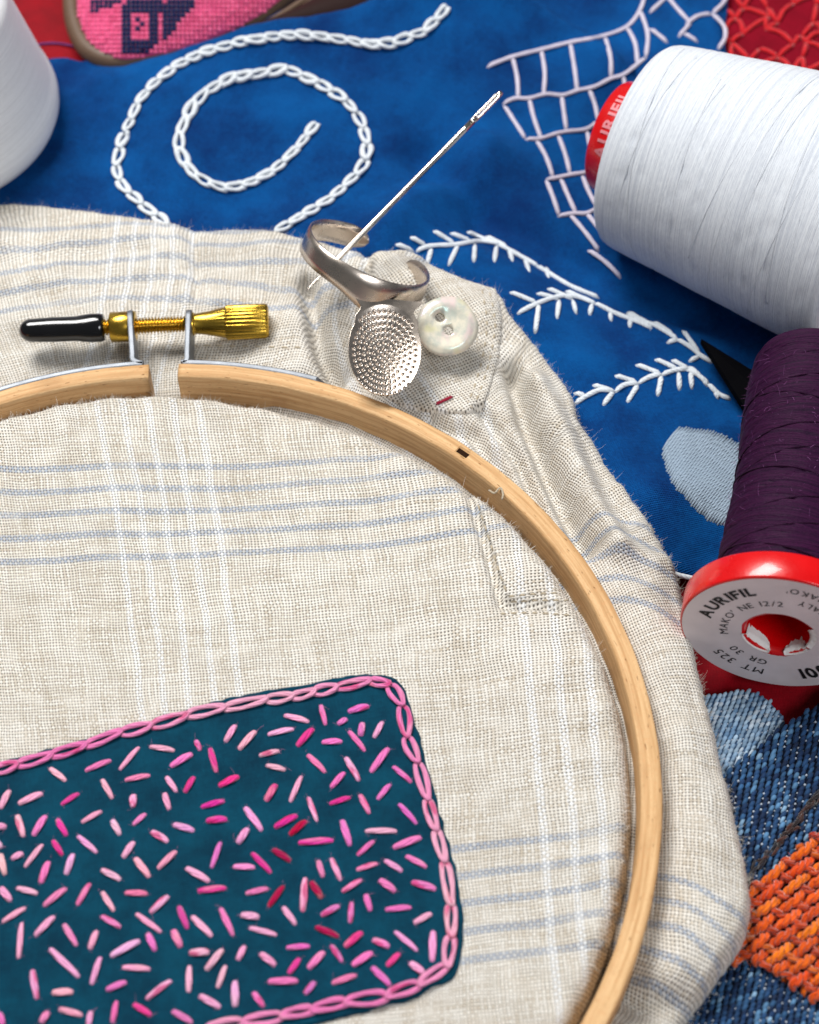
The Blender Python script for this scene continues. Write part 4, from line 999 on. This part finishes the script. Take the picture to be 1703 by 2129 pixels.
Q = catmull([(*px(a, b, .5)[:2], .5) for a, b in rand_pts(10)], 10, True)
v, f, uv = tube(Q, .24, 14, 1.1, caps=False); mk('edging', v, f, M_BROWN, sh, uv=uv)
for k, (o1, r_) in enumerate(((26, .09), (36, .07))):
    Q = catmull(pxl([(470, 66+o1), (500, 52+o1), (560+o1*.3, 16+o1), (640+o1*.4, -40+o1), (740, -120+o1)], .80), 8)
    v, f, uv = tube(Q, r_, 10); mk('welt', v, f, M_BROWN, sh, uv=uv)
SO = resample(np.array(pxl([(500, 78), (540, 62), (600, 34), (690, -20), (790, -110)], .7)), 40); SO2 = resample(np.array(pxl([(540, 92), (620, 84), (740, 62), (850, 34), (900, -10), (950, -110)], .7)), 40)
V = []
for q in np.linspace(0, 1, 24):
    for a, b in zip(SO, SO2): p = a*(1-q)+b*q; V.append((p[0], p[1], .40+.75*math.sin(PI*min(1, .12+q*.9))**.6))
mk('sole', V, grid_faces(24, 40), M_DKBROWN, sh)

# ================================================================ red lace at the far right, purple thread
lace = thing('red_lace', 'red lace cloth of looped cords behind the white cone', 'lace cloth')
V = []; UV = []
for a in np.linspace(0, 1, 50):
    for b in np.linspace(0, 1, 50):
        p = px(1440+a*420, -120+b*420, .12); p[2] = .14+.04*nz(p[0], p[1], 3, 2.); V.append(p); UV.append(p[:2])
mk('ground', V, grid_faces(50, 50), M_LACER, lace, uv=UV)
pts = {}
for i in range(-1, 9):
    for j in range(-1, 11):
        pts[i, j] = np.array((1478+i*52+(26 if j % 2 else 0)+random.uniform(-17, 17), -70+j*27+random.uniform(-10, 10)))
zl = lambda x, y: .15+.04*nz(x, y, 3, 2.)
for (i, j), p in pts.items():
    nx = [(i, j+1), (i-1, j+1) if j % 2 == 0 else (i+1, j+1)]
    for q in nx:
        if q in pts and random.random() < .86:
            m_ = (p+pts[q])/2+np.array((random.uniform(-5, 5), random.uniform(-7, 1)))
            if min(p[0], pts[q][0]) > 1480: yarn('lace_cord', [p, m_, pts[q]], .058, zl, M_REDCORD, lace, .6)
lt = yarn('purple_thread', [(60, 96), (95, 90), (130, 91), (165, 100), (190, 112)], .025, lambda x, y: .10*nz(x, y, 0, .35)+.05*nz(x, y, 4, 1.1)-.06, M_PURTH, None, 1.)
tag(lt, 'thin purple loose thread on the red cloth beside the slipper', 'thread')

# ================================================================ black blade tip
V = []
tip = px(1458, 704, 1.0); p1 = px(1585, 782, .95); p2 = px(1562, 868, .80); p3 = px(1800, 930, .9); p4 = px(1740, 1080, .7)
cen = [np.array(q) for q in (tip, p1, p3, p4, p2)]
n_ = np.array((0, 0, 1.)); ridge = [tip-n_*.01, (p1*.55+p2*.45)+n_*.13, (p3+p4)/2+n_*.15]
V = [tip, p1, p3, p4, p2]+[ridge[1], ridge[2]]+[q-n_*.16 for q in (tip, p1, p3, p4, p2)]
f = [(0, 1, 5), (1, 2, 6, 5), (0, 5, 4), (5, 6, 3, 4), (2, 3, 6), (0, 7, 8, 1), (1, 8, 9, 2), (2, 9, 10, 3), (3, 10, 11, 4), (4, 11, 7, 0), (7, 11, 10, 9, 8)]
bl = mk('scissor_blade', V, [tuple(reversed(q)) for q in f], M_BLADE, smooth=False); tag(bl, 'black pointed blade tip poking out from behind the purple spool', 'blade')

# ================================================================ denim pieces
def zden(x, y): return .30+.10*nz(x, y, 3, .5)+.04*nz(x, y, 5, 1.2)
def zden2(x, y): return .12+.05*nz(x, y, 7, .6)
def denim(name, label, poly, zf, cvec, avec, fdir, flen, frad, pal, dots, basemat):
    t = thing(name, label, 'denim cloth')
    layer('fabric', poly, zf, .05, basemat, t, lambda x, y: (x, y), round_=.08, drop=.12, rings=18, smooth_px=2)
    P = np.array(poly, float); lo, hi = P.min(0), np.minimum(P.max(0), (1745, 2170)); lo = np.maximum(lo, (1380, 1380))
    mb = MB(); cvec = np.array(cvec, float); avec = np.array(avec, float); fd = np.array(fdir, float); fd /= np.linalg.norm(fd)
    o = np.array((1550., 1750.)); nn = 0
    for i in range(-40, 40):
        for j in range(-70, 70):
            c = o+cvec*i+avec*(j+.36*i)+rng.normal(0, .7, 2)
            if not (lo[0] < c[0] < hi[0] and lo[1] < c[1] < hi[1]) or not inpoly(c, P): continue
            L_ = flen*random.uniform(.8, 1.2); a, b = c-fd*L_/2, c+fd*L_/2
            A, B = hit(*a, zf, .05), hit(*b, zf, .05); M_ = (A+B)/2+np.array((0, 0, frad*.9)); A = A-np.array((0, 0, frad*.5)); B = B-np.array((0, 0, frad*.5))
            W = catmull([A, M_, B], 3); r_ = frad*np.array([.55, .85, 1, 1, 1, .85, .55])[:len(W)]*random.uniform(.85, 1.15)
            q_ = .5+.35*nz(c[0]*.02, c[1]*.02, 3.1)+random.uniform(-.28, .28); col = np.array(s2l(pal[min(len(pal)-1, max(0, int(q_*len(pal))))]))*random.uniform(.75, 1.2)
            v, f, uv = tube(W, r_, 6, .8); mb.add(v, f, uv, col); nn += 1
            if random.random() < dots:
                c2 = c+cvec*.5+avec*.3; Q = hit(*c2, zf, .05); s_ = frad*random.uniform(.45, .75)
                v, f, uv = tube([Q+np.array((-s_, 0, 0)), Q+np.array((0, 0, s_*.7)), Q+np.array((s_, 0, 0))], np.array([.4, 1, .4])*s_, 6); mb.add(v, f, uv, s2l((176, 186, 200)))
    mb.build('twill_threads', M_TWILL, t, kind='stuff'); return t
DARK = [(1380, 1760), (1505, 1612), (1540, 1580), (1590, 1540), (1640, 1500), (1690, 1470), (1790, 1420), (1900, 1700), (1850, 2250), (1300, 2250), (1340, 2000)]
LIGHT = [(1420, 1460), (1468, 1446), (1540, 1434), (1588, 1446), (1616, 1474), (1634, 1500), (1600, 1560), (1540, 1640), (1440, 1660)]
denim('light_denim', 'pale blue denim scrap between linen and the red spool flange', LIGHT, zden2, (9.5, 4.6), (-3.6, 9.6), (.55, -.83), 16, .034, [(104, 138, 172), (136, 166, 194), (160, 186, 208), (190, 206, 220)], .3, cloth_mat('light_denim_ground', (44, 70, 104), (84, 114, 148), .05, .01, .1))
dk = denim('dark_denim', 'dark indigo denim darned with orange wool yarn', DARK, zden, (13.6, 2.4), (-1.8, 11.0), (.52, -.85), 18.5, .036, [(10, 27, 56), (15, 39, 72), (21, 51, 89), (31, 66, 106), (47, 87, 128), (82, 124, 162), (130, 166, 196)], .34, M_DENIMBASE)
# frayed rust-coloured seam above the darn
for k in range(46):
    q = random.random(); c = np.array((1545, 1842))*(1-q)+np.array((1712, 1640))*q+rng.normal(0, 6, 2); d_ = np.array((.65, -.76))*random.uniform(7, 14)+rng.normal(0, 3, 2)
    yarn('seam_thread', [c-d_, c+rng.normal(0, 2, 2), c+d_], random.uniform(.02, .035), lambda x, y: zden(x, y)+.10, M_ORANGE, dk, .8, step=6, color=(*s2l([(46, 22, 18), (70, 32, 22), (30, 18, 20), (20, 20, 34)][k % 4]), 1))
# darning: two sets of two-ply wool yarns crossing over and under
zo = lambda x, y: zden(x, y)+.10
DARN = np.array([(1535, 1850), (1566, 1838), (1600, 1822), (1636, 1786), (1672, 1756), (1720, 1712), (1790, 1700), (1790, 2120), (1710, 2078), (1682, 2070), (1640, 2040), (1600, 2004), (1560, 1990), (1538, 2004), (1500, 1960)], float)
dA = np.array((.78, -.62)); nA = np.array((.62, .78)); dB = np.array((.90, .44)); nB_ = np.array((-.44, .90)); oc = np.array((1640., 1910.))
def darn(direc, nrm, sp_, ph, rad, lift, amp, cols, othn, oths):
    for k in range(-16, 17):
        c0 = oc+nrm*k*sp_; tt = [s for s in np.arange(-260, 261, 3.) if inpoly(c0+direc*s, DARN)]
        if len(tt) < 6: continue
        runs = [(min(tt)-random.uniform(0, 8), max(tt)+random.uniform(0, 8))]
        W = []; wob = random.random()*9
        for s in np.arange(runs[0][0], runs[0][1], 2.5):
            c = c0+direc*s+nrm*1.8*math.sin(s*.06+wob)
            if c[0] > 1740 or c[0] < 1490: continue
            ph_ = np.dot(c-oc, othn)/oths
            wv = math.sin(PI*(ph_+k+ph)); p = hit(c[0], c[1], zo, lift+amp*wv); W.append(p)
        if len(W) < 8: continue
        W = np.array(W); W[0, 2] -= .12; W[-1, 2] -= .12; W = resample(W, step=.028)
        T, N, Bn = frames(W); d_ = np.r_[0, np.cumsum(np.linalg.norm(np.diff(W, axis=0), axis=1))]; mb = MB(); tw = d_*2*PI/.34
        for q in (0, PI):
            Pp = W+rad*.50*(np.cos(tw+q)[:, None]*Bn+np.sin(tw+q)[:, None]*N); v, f, uv = tube(Pp, rad*.66*(1+.1*np.sin(d_*9+q)), 8); mb.add(v, f, uv)
        o = mb.build('darning_yarn', M_ORANGE, dk); c = np.array(cols[k % len(cols)]); o.color = (*s2l(np.clip(c+rng.normal(0, 6, 3), 0, 255)), 1)
darn(dB, nB_, 36, 1.5, .060, .08, .09, [(200, 66, 2), (180, 54, 0), (212, 82, 6)], nA, 23)
darn(dA, nA, 23, .5, .076, .08, .09, [(228, 92, 4), (216, 80, 2), (236, 108, 12), (222, 88, 4)], nB_, 36)
mb = MB()
for k in range(500):
    c = (rng.uniform(1545, 1730), rng.uniform(1730, 2060))
    if inpoly(c, DARN): hair(hit(*c, zo, .12), rng.normal(0, 1, 3)+(0, 0, .8), rng.exponential(.05)+.03, .0035)
fz = mb.build('wool_fuzz', Mat('orange_fuzz', .9, 0, .2, s2l((206, 96, 30))).mat, dk, kind='stuff')
